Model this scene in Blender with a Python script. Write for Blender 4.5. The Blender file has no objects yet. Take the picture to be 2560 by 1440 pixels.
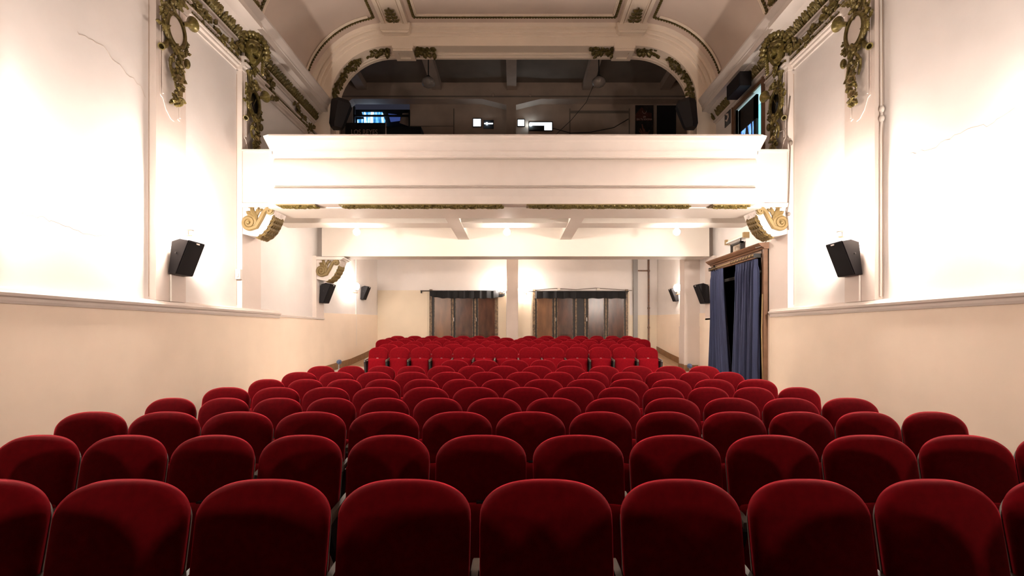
import bpy, math, random
from mathutils import Vector, Matrix
random.seed(7)
PI = math.pi
sc = bpy.context.scene
COL = sc.collection

# ------------------------------------------------------------------ camera, world, exposure
F = 1280.0                      # focal length in pixels of the 2560 px wide frame
EYE = 1.465
CX, CY = 1284.0, 828.0          # vanishing point of the hall in the frame
cd = bpy.data.cameras.new('camera'); cam = bpy.data.objects.new('camera', cd); COL.objects.link(cam)
cd.sensor_width = 36.0; cd.lens = 36.0 * F / 2560.0
cd.shift_x = (1280 - CX) / 2560.0
cd.shift_y = (CY - 720) / 2560.0
cd.clip_start = 0.05; cd.clip_end = 200
cam.location = (0, 0, EYE); cam.rotation_euler = (PI / 2, 0, 0)
sc.camera = cam
w = bpy.data.worlds.new('world'); sc.world = w; w.use_nodes = True
w.node_tree.nodes['Background'].inputs[0].default_value = (0.02, 0.02, 0.03, 1)
w.node_tree.nodes['Background'].inputs[1].default_value = 0.2
sc.view_settings.view_transform = 'Standard'; sc.view_settings.look = 'None'
sc.view_settings.gamma = 1.0; sc.view_settings.use_curve_mapping = False
sc.view_settings.exposure = 2.62
GLOBE = 135.0                   # emission of the frosted globes
BULB = 62.0
FILL = 120.0
FOOT = 120.0

def P(px, py, d):
    return ((px - CX) / F * d, d, EYE - (py - CY) / F * d)

# ------------------------------------------------------------------ materials
def nt(name):
    m = bpy.data.materials.new(name); m.use_nodes = True
    return m, m.node_tree.nodes, m.node_tree.links, m.node_tree.nodes['Principled BSDF']

def mat(name, col, rough=0.6, metal=0.0, var=0.0, scale=4.0, bump=0.0, bscale=40.0, col2=None, spec=0.5, sheen=0.0, sheen_tint=(1, 1, 1), stretch=(1, 1, 1), emit=None, estr=0):
    m, N, L, b = nt(name)
    b.inputs['Base Color'].default_value = (*col, 1)
    b.inputs['Roughness'].default_value = rough
    b.inputs['Metallic'].default_value = metal
    b.inputs['Specular IOR Level'].default_value = spec
    if sheen:
        b.inputs['Sheen Weight'].default_value = sheen
        b.inputs['Sheen Roughness'].default_value = 0.35
        b.inputs['Sheen Tint'].default_value = (*sheen_tint, 1)
    if emit:
        b.inputs['Emission Color'].default_value = (*emit, 1); b.inputs['Emission Strength'].default_value = estr
    if var or bump:
        tc = N.new('ShaderNodeTexCoord'); mp = N.new('ShaderNodeMapping'); mp.inputs['Scale'].default_value = stretch
        L.new(tc.outputs['Object'], mp.inputs['Vector'])
    if var:
        n = N.new('ShaderNodeTexNoise'); n.inputs['Scale'].default_value = scale; n.inputs['Detail'].default_value = 5
        L.new(mp.outputs['Vector'], n.inputs['Vector'])
        r = N.new('ShaderNodeValToRGB')
        c2 = col2 if col2 else tuple(c * (1 - var) for c in col)
        r.color_ramp.elements[0].position = 0.35; r.color_ramp.elements[0].color = (*c2, 1)
        r.color_ramp.elements[1].position = 0.65; r.color_ramp.elements[1].color = (*col, 1)
        L.new(n.outputs['Fac'], r.inputs['Fac']); L.new(r.outputs['Color'], b.inputs['Base Color'])
    if bump:
        n2 = N.new('ShaderNodeTexNoise'); n2.inputs['Scale'].default_value = bscale; n2.inputs['Detail'].default_value = 3
        L.new(mp.outputs['Vector'], n2.inputs['Vector'])
        bp = N.new('ShaderNodeBump'); bp.inputs['Strength'].default_value = bump; bp.inputs['Distance'].default_value = 0.02
        L.new(n2.outputs['Fac'], bp.inputs['Height']); L.new(bp.outputs['Normal'], b.inputs['Normal'])
    return m

def emat(name, col, s):
    m = bpy.data.materials.new(name); m.use_nodes = True; N = m.node_tree.nodes; L = m.node_tree.links
    N.clear(); e = N.new('ShaderNodeEmission'); o = N.new('ShaderNodeOutputMaterial')
    e.inputs[0].default_value = (*col, 1); e.inputs[1].default_value = s
    L.new(e.outputs[0], o.inputs[0]); return m

M = {}
M['plaster'] = mat('upper_plaster', (.80, .755, .725), .75, var=.06, scale=1.1, bump=.25, bscale=3.5, spec=.25)
M['pink'] = mat('pilaster_paint', (.70, .605, .545), .65, var=.05, scale=1.5, bump=.15, bscale=6, spec=.3)
M['dado'] = mat('dado_paint', (.92, .775, .63), .6, var=.05, scale=1.4, bump=.12, bscale=5, spec=.3)
M['trim'] = mat('moulding_paint', (.68, .60, .545), .6, var=.04, scale=3, spec=.3)
M['beam'] = mat('beam_paint', (.80, .73, .655), .65, var=.03, scale=2, spec=.3)
M['ceil'] = mat('vault_paint', (.74, .60, .51), .8, var=.06, scale=.8, spec=.2)
M['arch'] = mat('arch_paint', (.92, .775, .63), .75, var=.05, scale=1.2, spec=.2)
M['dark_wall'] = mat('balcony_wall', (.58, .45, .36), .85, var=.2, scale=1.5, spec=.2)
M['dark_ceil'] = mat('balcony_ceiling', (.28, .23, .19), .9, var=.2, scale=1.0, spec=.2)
M['gold'] = mat('gilt_paint', (.17, .13, .035), .30, metal=.35, var=.35, scale=25, col2=(.09, .065, .016), bump=.15, bscale=60)
M['gold_flat'] = mat('ochre_gilt', (.21, .145, .055), .45, metal=.15, var=.12, scale=8)
M['velvet'] = mat('red_velvet', (.18, .0012, .005), .85, var=.2, scale=30, bump=.06, bscale=500, spec=.08, sheen=1.0, sheen_tint=(1, .04, .07))
M['velvet2'] = mat('red_velvet_underside', (.22, .002, .007), .85, var=.15, scale=30, spec=.08, sheen=.6, sheen_tint=(1, .03, .06))
M['shell'] = mat('seat_shell', (.10, .075, .06), .4, var=.2, scale=8)
M['arm'] = mat('armrest_plastic', (.095, .07, .055), .45, var=.2, scale=15)
M['black'] = mat('black_metal', (.012, .012, .012), .45)
M['speaker'] = mat('speaker_black', (.009, .007, .008), .5, spec=.3, var=.1, scale=30, bump=.1, bscale=300)
M['speaker_side'] = mat('speaker_side_grey', (.009, .007, .008), .5, spec=.2)
M['grille'] = mat('speaker_grille', (.008, .006, .007), .8, spec=.2, bump=.3, bscale=400)
M['badge'] = mat('badge_silver', (.5, .45, .42), .3, metal=.8)
M['globe'] = emat('frosted_globe', (1.0, .875, .775), GLOBE)
M['globe_rear'] = emat('frosted_globe_rear', (1.0, .875, .775), 26.0)
M['globe_near'] = emat('frosted_globe_near', (1.0, .875, .775), 85.0)
M['bulb'] = emat('bare_bulb', (1.0, .885, .785), BULB)
M['white_metal'] = mat('white_enamel', (.75, .68, .6), .35)
M['brass'] = mat('aged_brass', (.45, .32, .16), .35, metal=.8)
M['carpet'] = mat('floor_dark', (.05, .025, .02), .8, var=.3, scale=6)
M['ramp'] = mat('ramp_cream', (.72, .66, .58), .35, var=.06, scale=2)
M['wood_floor'] = mat('wood_floor', (.42, .27, .15), .4, var=.35, scale=3, stretch=(8, .7, 1))
M['base'] = mat('skirting_wood', (.30, .15, .06), .45, var=.3, scale=6)
M['door_wood'] = mat('door_panel_wood', (.105, .04, .02), .22, var=.4, scale=2.2, col2=(.055, .02, .01), stretch=(3, 1, .8))
M['door_wood2'] = mat('door_panel_light', (.20, .09, .035), .3, var=.3, scale=2.2, stretch=(3, 1, .8))
M['door_frame'] = mat('door_frame_dark', (.022, .017, .014), .5, var=.4, scale=12)
M['door_edge'] = mat('door_edge_wood', (.26, .17, .09), .5, var=.5, scale=18, col2=(.08, .05, .03))
M['frame_wood'] = mat('frame_brown', (.20, .10, .055), .45, var=.4, scale=9, col2=(.16, .08, .04))
M['curtain'] = mat('blue_velvet', (.026, .034, .088), .8, var=.2, scale=3, sheen=.35, sheen_tint=(.4, .5, 1), stretch=(6, 6, .6))
M['cloth'] = mat('black_cloth', (.008, .008, .009), .85)
M['pipe'] = mat('grey_duct', (.28, .27, .26), .5)
M['pipe_red'] = mat('rusty_pipe', (.24, .12, .07), .6, var=.5, scale=20, col2=(.12, .09, .08))
M['lamp_blue'] = mat('blue_reflector', (.05, .08, .16), .5)
M['cable'] = mat('grey_cable', (.20, .16, .13), .6)
M['cable_w'] = mat('white_cable', (.72, .66, .6), .5)
M['cable_k'] = mat('black_cable', (.02, .018, .016), .6)
M['mirror'] = mat('dark_mirror', (.05, .045, .05), .05, metal=.9)
M['dirt'] = mat('crack_dirt', (.42, .30, .22), .9)
M['glass_lamp'] = mat('unlit_glass', (.36, .31, .28), .15, var=.2, scale=6)
M['paper'] = mat('poster_paper', (.015, .013, .012), .6, var=.5, scale=6, col2=(.05, .035, .03))
M['poster_red'] = mat('poster_red', (.16, .05, .035), .6, var=.4, scale=9)
M['skin'] = mat('poster_hand', (.33, .13, .09), .6, var=.3, scale=9)
M['letter'] = mat('poster_letter', (.80, .62, .55), .6)
M['sign_k'] = mat('sign_black', (.015, .015, .018), .4)
M['teal'] = mat('teal_wall', (.42, .62, .62), .7)

# ------------------------------------------------------------------ mesh helpers
class MB:
    def __init__(s): s.v = []; s.f = []
    def add(s, vs, fs):
        o = len(s.v); s.v += [tuple(v) for v in vs]; s.f += [tuple(i + o for i in f) for f in fs]; return s
    def box(s, x0, x1, y0, y1, z0, z1):
        if x0 > x1: x0, x1 = x1, x0
        if y0 > y1: y0, y1 = y1, y0
        if z0 > z1: z0, z1 = z1, z0
        return s.add([(x0, y0, z0), (x1, y0, z0), (x1, y1, z0), (x0, y1, z0), (x0, y0, z1), (x1, y0, z1), (x1, y1, z1), (x0, y1, z1)],
                     [(0, 3, 2, 1), (4, 5, 6, 7), (0, 1, 5, 4), (1, 2, 6, 5), (2, 3, 7, 6), (3, 0, 4, 7)])
    def prism(s, prof, axis, a, b, closed=True, caps=True):
        """prof: list of 2D points in the plane normal to axis; y axis -> (x, z), x axis -> (y, z), z axis -> (x, y)."""
        def m(p, t):
            return {'y': (p[0], t, p[1]), 'x': (t, p[0], p[1]), 'z': (p[0], p[1], t)}[axis]
        n = len(prof); vs = [m(p, a) for p in prof] + [m(p, b) for p in prof]
        fs = [(i, (i + 1) % n, n + (i + 1) % n, n + i) for i in range(n if closed else n - 1)]
        if caps and closed: fs += [tuple(range(n))[::-1], tuple(range(n, 2 * n))]
        return s.add(vs, fs)
    def tube(s, pts, r, n=6, caps=True):
        pts = [Vector(p) for p in pts]; k = len(pts)
        rs = r if isinstance(r, (list, tuple)) else [r] * k
        vs = []; up0 = None
        for i, p in enumerate(pts):
            t = (pts[min(i + 1, k - 1)] - pts[max(i - 1, 0)])
            if t.length < 1e-9: t = Vector((0, 0, 1))
            t.normalize()
            if up0 is None:
                up0 = Vector((0, 0, 1)) if abs(t.z) < .9 else Vector((1, 0, 0))
            a = t.cross(up0)
            if a.length < 1e-6: a = t.cross(Vector((0, 1, 0.01)))
            a.normalize(); b = a.cross(t); up0 = b
            for j in range(n):
                an = 2 * PI * j / n; vs.append(p + (a * math.cos(an) + b * math.sin(an)) * rs[i])
        fs = [(i * n + j, i * n + (j + 1) % n, (i + 1) * n + (j + 1) % n, (i + 1) * n + j) for i in range(k - 1) for j in range(n)]
        if caps: fs += [tuple(range(n))[::-1], tuple(range((k - 1) * n, k * n))]
        return s.add(vs, fs)
    def ball(s, c, r, nu=12, nv=8, rot=None):
        rx, ry, rz = r if isinstance(r, (tuple, list)) else (r, r, r)
        vs = []
        def q(x, y, z):
            v = Vector((x * rx, y * ry, z * rz))
            if rot: v = rot @ v
            return (c[0] + v.x, c[1] + v.y, c[2] + v.z)
        vs.append(q(0, 0, 1))
        for i in range(1, nv):
            th = PI * i / nv
            for j in range(nu):
                a = 2 * PI * j / nu; vs.append(q(math.sin(th) * math.cos(a), math.sin(th) * math.sin(a), math.cos(th)))
        vs.append(q(0, 0, -1)); e = len(vs) - 1
        fs = [(0, 1 + j, 1 + (j + 1) % nu) for j in range(nu)]
        for i in range(nv - 2):
            for j in range(nu):
                a = 1 + i * nu + j; b = 1 + i * nu + (j + 1) % nu
                fs.append((a, a + nu, b + nu, b))
        fs += [(e, e - nu + (j + 1) % nu, e - nu + j) for j in range(nu)]
        return s.add(vs, fs)
    def lathe(s, prof, origin, axis, n=14):
        """prof: (radius, along) pairs; axis: direction vector."""
        A = Vector(axis).normalized(); U = A.cross(Vector((0, 0, 1)) if abs(A.z) < .9 else Vector((1, 0, 0))).normalized(); W = A.cross(U)
        O = Vector(origin); vs = []
        for r, t in prof:
            for j in range(n):
                a = 2 * PI * j / n; vs.append(O + A * t + (U * math.cos(a) + W * math.sin(a)) * r)
        fs = [(i * n + j, i * n + (j + 1) % n, (i + 1) * n + (j + 1) % n, (i + 1) * n + j) for i in range(len(prof) - 1) for j in range(n)]
        return s.add(vs, fs)
    def sweep(s, pts, prof, nrm):
        """sweep profile (a,b) along pts; a along in-plane normal, b along nrm (constant)."""
        pts = [Vector(p) for p in pts]; K = Vector(nrm); k = len(pts); n = len(prof); vs = []
        for i, p in enumerate(pts):
            t = (pts[min(i + 1, k - 1)] - pts[max(i - 1, 0)]).normalized(); a = K.cross(t).normalized()
            for (u, v) in prof: vs.append(p + a * u + K * v)
        fs = [(i * n + j, i * n + j + 1, (i + 1) * n + j + 1, (i + 1) * n + j) for i in range(k - 1) for j in range(n - 1)]
        return s.add(vs, fs)
    def mirror(s):
        s.v = [(-x, y, z) for x, y, z in s.v]; s.f = [f[::-1] for f in s.f]; return s
    def shift(s, dx, dy, dz):
        s.v = [(x + dx, y + dy, z + dz) for x, y, z in s.v]; return s
    def build(s, name, m, parent=None, smooth=True, ang=40, kind=None, **props):
        me = bpy.data.meshes.new(name); me.from_pydata(s.v, [], s.f); me.validate(); me.update()
        me.materials.append(m)
        if smooth:
            me.polygons.foreach_set('use_smooth', [True] * len(me.polygons))
            try: me.set_sharp_from_angle(angle=math.radians(ang))
            except Exception: pass
        o = bpy.data.objects.new(name, me); COL.objects.link(o)
        if parent: o.parent = parent
        if kind: o['kind'] = kind
        for k_, v_ in props.items(): o[k_] = v_
        return o

def recalc(o):
    import bmesh
    bm = bmesh.new(); bm.from_mesh(o.data); bmesh.ops.recalc_face_normals(bm, faces=bm.faces); bm.to_mesh(o.data); bm.free(); return o

def empty(name, loc, label, cat, group=None, rz=0.0):
    o = bpy.data.objects.new(name, None); COL.objects.link(o); o.location = loc; o.rotation_euler = (0, 0, rz)
    o.empty_display_size = .1; o['label'] = label; o['category'] = cat
    if group: o['group'] = group
    return o
def tag(o, label, cat, group=None):
    o['label'] = label; o['category'] = cat
    if group: o['group'] = group
    return o

def copy_tree(root, loc, label, group=None, sx=None):
    r = root.copy(); COL.objects.link(r); r.location = loc; r['label'] = label
    if group: r['group'] = group
    for ch in list(root.children):
        c = ch.copy(); COL.objects.link(c); c.parent = r
        for g in list(ch.children):
            d = g.copy(); COL.objects.link(d); d.parent = c
    return r

def leaf_mesh(mb, base, direc, normal, L=.12, W=.05, curl=.3, lobes=3):
    """a lobed, folded leaf with thickness, growing from base along direc, facing normal."""
    D = Vector(direc).normalized(); N_ = Vector(normal); N_ = (N_ - D * N_.dot(D)).normalized(); S = D.cross(N_)
    B = Vector(base); n = 2 * lobes + 2; rows = []
    for i in range(n + 1):
        t = i / n
        wd = W * math.sin(PI * (t * .86 + .08)) * (1.0 if i % 2 else .68)
        h = curl * L * (math.sin(t * PI * .9)) * .55
        c = B + D * (L * t) + N_ * (h + .008)
        rows.append((c - S * wd - N_ * (.22 * wd), c + N_ * (.012), c + S * wd - N_ * (.22 * wd)))
    vs = [p for r in rows for p in r]; fs = []
    for i in range(n):
        a = i * 3
        fs += [(a, a + 1, a + 4, a + 3), (a + 1, a + 2, a + 5, a + 4)]
    m = len(vs)
    vs += [p - N_ * .012 for p in vs]
    fs += [tuple(x + m for x in f[::-1]) for f in fs[:]]
    for i in range(n):
        a = i * 3; fs += [(a, a + 3, a + 3 + m, a + m), (a + 2, a + 2 + m, a + 5 + m, a + 5)]
    return mb.add(vs, fs)

def flower_mesh(mb, c, normal, r=.05):
    N_ = Vector(normal).normalized(); U = N_.cross(Vector((0, 0, 1)) if abs(N_.z) < .9 else Vector((1, 0, 0))).normalized(); V_ = N_.cross(U); C0 = Vector(c)
    prof = [(r * .55, -r * .8), (r * .8, 0), (r * 1.0, r * .35), (r * 1.02, r * .5), (r * .85, r * .55), (r * .5, r * .25), (r * .3, r * .15), (.001, r * .3)]
    n = 15; vs = []
    for k, (rr, t) in enumerate(prof):
        for j in range(n):
            a = 2 * PI * j / n; q = rr * (1 + .12 * math.cos(5 * a)); vs.append(C0 + N_ * t + (U * math.cos(a) + V_ * math.sin(a)) * q)
    fs = [(i * n + j, i * n + (j + 1) % n, (i + 1) * n + (j + 1) % n, (i + 1) * n + j) for i in range(len(prof) - 1) for j in range(n)]
    return mb.add(vs, fs)

def foliage(mb, path, nrm, width=.1, n=20, size=.11, seed=1, berries=True, flowers=0):
    rnd = random.Random(seed); N_ = Vector(nrm)
    pts = [Vector(p) for p in path]
    def at(t):
        x = t * (len(pts) - 1); i = min(int(x), len(pts) - 2); return pts[i].lerp(pts[i + 1], x - i), (pts[i + 1] - pts[i]).normalized()
    for k in range(n):
        t = (k + rnd.random() * .8) / n; p, T = at(min(t, .999)); S = T.cross(N_).normalized()
        off = rnd.uniform(-1, 1); sgn = 1 if k % 2 else -1
        d = T * rnd.uniform(-.2, .9) + S * sgn * rnd.uniform(.4, 1.1) + N_ * rnd.uniform(0, .35)
        leaf_mesh(mb, p + S * off * width * .35 + N_ * rnd.uniform(.0, .03), d, N_ + S * sgn * rnd.uniform(-.3, .5), size * rnd.uniform(.7, 1.25), size * .38 * rnd.uniform(.8, 1.2), rnd.uniform(.1, .5), 3)
        if berries and k % 2 == 0:
            mb.ball(p + S * off * width * .5 + N_ * rnd.uniform(.02, .05), size * rnd.uniform(.14, .24), 7, 5)
    for k in range(flowers):
        p, T = at((k + .5) / flowers * .9 + .05); S = T.cross(N_).normalized()
        flower_mesh(mb, p + N_ * .05 + S * rnd.uniform(-.3, .3) * width, N_ + S * rnd.uniform(-.4, .4), size * .42)
    return mb

# ------------------------------------------------------------------ dimensions
WF = {-1: 5.00, 1: 5.05}        # pilaster / dado face, left and right
WP = {-1: 5.10, 1: 5.16}        # recessed wall panels
NAME = {-1: 'left', 1: 'right'}
Y0 = 0.6
ARCH_D, ARCH_B = 13.05, 13.60
REAR = 18.6
FLOOR = [(-6, 0), (6.6, 0), (8.0, .03), (8.86, .08), (11.5, .21), (12.3, .26), (13.2, .31), (14, .35), (14.9, .385), (15.8, .43), (17, .545), (19.2, .80)]
def zf(y):
    for (a, b), (c, d) in zip(FLOOR, FLOOR[1:]):
        if a <= y <= c: return b + (d - b) * (y - a) / (c - a)
    return 0

# ------------------------------------------------------------------ shell
def strip_floor(name, ys, m, x0=-6.6, x1=6.6):
    mb = MB(); vs = []; fs = []
    for i, y in enumerate(ys):
        vs += [(x0, y, zf(y)), (x1, y, zf(y)), (x0, y, -.3), (x1, y, -.3)]
        if i: a = 4 * (i - 1); fs += [(a, a + 1, a + 5, a + 4), (a + 2, a + 6, a + 7, a + 3), (a, a + 4, a + 6, a + 2), (a + 1, a + 3, a + 7, a + 5)]
    k = len(vs) - 4; fs += [(0, 2, 3, 1), (k, k + 1, k + 3, k + 2)]
    mb.add(vs, fs); return mb.build(name, m, smooth=False, kind='structure')
strip_floor('floor', [-6, 6.6, 8.0, 8.86, 9.6], M['carpet'])
strip_floor('floor_ramp', [9.6, 11.5, 12.3, 13.2, 14, 14.9, 15.3], M['ramp'])
strip_floor('floor_rear', [15.3, 15.8, 17, 19.2], M['wood_floor'])

DZ = 1.80                        # top of the dado
LOWDOOR = (10.32, 12.72, 3.02)   # door with blue curtains: y0, y1, top
UPDOOR = (10.60, 11.90, 6.60)
for s in (-1, 1):
    wf, wp = WF[s], WP[s]; nm = NAME[s]
    def X(v): return s * v
    # dado and upper wall panels of the main hall
    if s < 0:
        MB().box(X(wf), X(wf + .5), Y0, 13.5, 0, DZ).build('wall_left_dado', M['dado'], smooth=False, kind='structure')
        MB().box(X(wp), X(wp + .4), Y0, 13.5, DZ, 9.6).build('wall_left', M['plaster'], smooth=False, kind='structure')
    else:
        a, b, t = LOWDOOR; c, d, u = UPDOOR
        MB().box(X(wf), X(wf + .5), Y0, a, 0, DZ).box(X(wf), X(wf + .5), b, 13.5, 0, DZ).build('wall_right_dado', M['dado'], smooth=False, kind='structure')
        mb = MB().box(X(wp), X(wp + .4), Y0, a, DZ, 9.6).box(X(wp), X(wp + .4), b, 13.5, DZ, 9.6).box(X(wp), X(wp + .4), a, b, t, 4.3)
        mb.box(X(wp), X(wp + .4), a, c, 4.3, u).box(X(wp), X(wp + .4), d, b, 4.3, u).box(X(wp), X(wp + .4), a, b, u, 9.6)
        mb.build('wall_right', M['plaster'], smooth=False, kind='structure')
    # dado rail
    prof = [(X(wf + .02), DZ - .06), (X(wf - .02), DZ - .06), (X(wf - .03), DZ - .03), (X(wf - .03), DZ), (X(wf - .055), DZ + .015), (X(wf - .06), DZ + .045), (X(wf - .03), DZ + .06), (X(wf - .02), DZ + .085), (X(wf + .02), DZ + .10), (X(wp), DZ + .115), (X(wp + .02), DZ + .115), (X(wp + .02), DZ - .06)]
    segs = [(Y0, 10.9)] if s < 0 else [(Y0, 10.05)]
    mb = MB()
    for a, b in segs: mb.prism(prof, 'y', a, b)
    if s < 0: mb.prism([(X(wf + .02), DZ - .03), (X(wf - .02), DZ - .03), (X(wf - .02), DZ + .01), (X(wf + .02), DZ + .02)], 'y', 10.9, 13.5)
    recalc(mb.build('trim_1' if s < 0 else 'trim_2', M['trim'], smooth=False, kind='structure'))
    # pilasters above the dado
    for i, (a, b, m_, z1) in enumerate([(2.2, 2.85, 'pink', 6.32), (4.28, 4.93, 'pink', 6.32), (7.16, 7.81, 'pink', 6.32), (9.43, 10.13, 'pink', 6.32), (12.98, 13.5, 'pink', 3.38), (12.9, 13.06, 'pink', 6.32)]):
        z0 = DZ + .10 if i < 5 else 4.3
        MB().box(X(wf), X(wp + .05), a, b, z0 - (.14 if i in (3, 4) else 0), z1).build('trim_%d' % (10 + i + (0 if s < 0 else 10)), M[m_], smooth=False, kind='structure')
    # entablature: sub moulding, frieze, cornice (one moulded run per side)
    lowc = [(wp + .02, 6.27), (wp - .03, 6.27), (wp - .035, 6.32), (wp - .075, 6.335), (wp - .08, 6.37), (wp - .10, 6.375), (wp - .105, 6.40), (wp - .06, 6.41), (wp - .06, 6.47), (wp - .10, 6.48), (wp - .09, 6.515), (wp, 6.525), (wp + .02, 6.525)]
    upc = [(wp + .02, 6.74), (wp - .02, 6.74), (wp - .03, 6.775), (wp - .07, 6.785), (wp - .075, 6.815), (wp - .05, 6.82), (wp - .07, 6.90), (wp - .13, 6.98), (wp - .21, 7.02), (wp - .23, 7.03), (wp - .23, 7.05), (wp - .36, 7.05), (wp - .365, 7.17), (wp - .38, 7.18), (wp - .385, 7.21), (wp - .41, 7.25), (wp - .44, 7.31), (wp - .45, 7.33), (wp - .45, 7.37), (wp + .02, 7.37)]
    mb = MB()
    runs = [(Y0, 13.05)] if s < 0 else [(Y0, 10.30)]
    for a, b in runs: mb.prism([(X(x), z) for x, z in lowc], 'y', a, b)
    for (a, b) in ((7.13, 7.84), (4.25, 4.96), (9.40, 10.16)):
        mb.prism([(X(x - .09), z) for x, z in lowc[1:-1]] + [(X(wp), 6.525), (X(wp), 6.27)], 'y', a, b)
        mb.box(X(wf - .02), X(wp), a + .05, b - .05, 6.52, 6.76)
    recalc(mb.build('trim_3' if s < 0 else 'trim_4', M['trim'], smooth=False, kind='structure'))
    mb = MB().prism([(X(x), z) for x, z in upc], 'y', Y0, 13.05)
    # the cornice breaks forward over the front part of the hall
    mb.prism([(X(wp - .2), 7.03), (X(wp - .47), 7.03), (X(wp - .47), 7.13), (X(wp - .2), 7.16)], 'y', Y0, 9.43)
    recalc(mb.build('trim_5' if s < 0 else 'trim_6', M['trim'], smooth=False, kind='structure'))

# stage end behind the camera
MB().box(-6, 6, -6.3, -6, 0, 9.6).box(-6, -5.6, -6, Y0, 0, 9.6).box(5.6, 6, -6, Y0, 0, 9.6).box(-6, 6, -6, Y0, 9.4, 9.6).box(-6, -5.0, Y0 - .1, Y0, 0, 9.6).box(5.0, 6, Y0 - .1, Y0, 0, 9.6).build('wall_front', M['cloth'], smooth=False, kind='structure')

# ---- vault / ceiling and arch
def arch(t, n=14, zbot=4.3, d=0.0):
    """points of the opening outline offset outward by t, left foot to right foot."""
    a = 4.69 + t; top = 8.76 + t; rx = 1.53 + t; rz = 1.40 + t; zs = top - rz
    pts = [(-a, zbot), (-a, zs)]
    for i in range(1, n + 1):
        an = PI / 2 * i / n; pts.append((-a + rx - rx * math.cos(an), zs + rz * math.sin(an)))
    pts += [(-x, z) for x, z in pts[::-1]]
    return pts
CEN = .025                        # the hall is a touch wider to the right
mb = MB()
pin = arch(.50, zbot=7.3); pout = arch(.80, zbot=7.3)
for (y0, y1) in ((Y0, ARCH_D + .05),):
    n = len(pin); vs = [(x, y0, z) for x, z in pin] + [(x, y1, z) for x, z in pin] + [(x, y0, z) for x, z in pout] + [(x, y1, z) for x, z in pout]
    fs = []
    for i in range(n - 1):
        fs += [(i, i + 1, n + i + 1, n + i), (2 * n + i, 3 * n + i, 3 * n + i + 1, 2 * n + i + 1), (i, 2 * n + i, 2 * n + i + 1, i + 1), (n + i, n + i + 1, 3 * n + i + 1, 3 * n + i)]
    mb.add(vs, fs)
recalc(mb.build('ceiling', M['ceil'], ang=30, kind='structure'))
# arch wall
mb = MB(); pi_ = arch(0); po = arch(.56); n = len(pi_)
for q, yy in ((0, ARCH_D), (1, ARCH_B)):
    vs = [(x, yy, z) for x, z in pi_] + [(x, yy, z) for x, z in po]
    mb.add(vs, [((i, i + 1, n + i + 1, n + i) if q else (i, n + i, n + i + 1, i + 1)) for i in range(n - 1)])
vs = [(x, ARCH_D, z) for x, z in pi_] + [(x, ARCH_B, z) for x, z in pi_]
mb.add(vs, [(i, i + 1, n + i + 1, n + i) for i in range(n - 1)])
mb.build('wall_arch', M['arch'], ang=30, kind='structure')
mb = MB()
def arch_band(mb, prof, y, zbot=4.3):
    for (t0, d0), (t1, d1) in zip(prof, prof[1:]):
        A = arch(t0, zbot=zbot); B = arch(t1, zbot=zbot); n = len(A)
        mb.add([(x, y + d0, z) for x, z in A] + [(x, y + d1, z) for x, z in B], [(i, n + i, n + i + 1, i + 1) for i in range(n - 1)])
arch_band(mb, [(.20, 0), (.205, -.025), (.25, -.03), (.262, -.012), (.29, -.012), (.30, -.045), (.36, -.055), (.37, -.03), (.40, -.03), (.42, -.09), (.505, -.12), (.52, 0)], ARCH_D, 7.3)
arch_band(mb, [(0, 13.42 - ARCH_D), (-.02, 13.42 - ARCH_D), (-.03, 13.45 - ARCH_D), (-.045, 13.46 - ARCH_D), (-.05, 13.5 - ARCH_D), (-.075, 13.51 - ARCH_D), (-.08, 13.6 - ARCH_D), (0, 13.61 - ARCH_D)], ARCH_D)
arch_band(mb, [(.0, 0), (-.0, -.0), (-.02, .0), (-.02, .06), (0, .06)], ARCH_D)
recalc(mb.build('trim_30', M['arch'], ang=25, kind='structure'))
# blocks of the arch, ribs of the ceiling
mb = MB()
for s in (-1, 1):
    c = s * 2.98
    mb.prism([(c - .36, 9.02), (c + .36, 9.02), (c + .38, 9.12), (c + .38, 9.2), (c - .38, 9.2), (c - .38, 9.12)], 'y', 12.82, 13.06)
    mb.prism([(c - .30, 8.97), (c + .30, 8.97), (c + .36, 9.02), (c - .36, 9.02)], 'y', 12.86, 13.06)
    # soffit block
    c2 = s * 2.83
    mb.box(c2 - .25, c2 + .25, 13.03, 13.58, 8.66, 8.78)
    mb.box(c2 - .27, c2 + .27, 13.02, 13.08, 8.68, 8.80)
    for (xa, xb, ya, yb) in ((c2 - .25, c2 - .14, 13.06, 13.56), (c2 + .14, c2 + .25, 13.06, 13.56), (c2 - .14, c2 + .14, 13.06, 13.16), (c2 - .14, c2 + .14, 13.46, 13.56)):
        mb.box(xa, xb, ya, yb, 8.62, 8.68)
    # rib
    mb.box(c - .33, c + .33, Y0, 12.95, 9.19, 9.28)
    mb.box(c - .33, c - .24, Y0, 12.95, 9.155, 9.2); mb.box(c + .24, c + .33, Y0, 12.95, 9.155, 9.2)
    mb.box(c - .22, c - .19, Y0, 12.95, 9.17, 9.2); mb.box(c + .19, c + .22, Y0, 12.95, 9.17, 9.2)
mb.build('trim_31', M['arch'], smooth=False, kind='structure')

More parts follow.
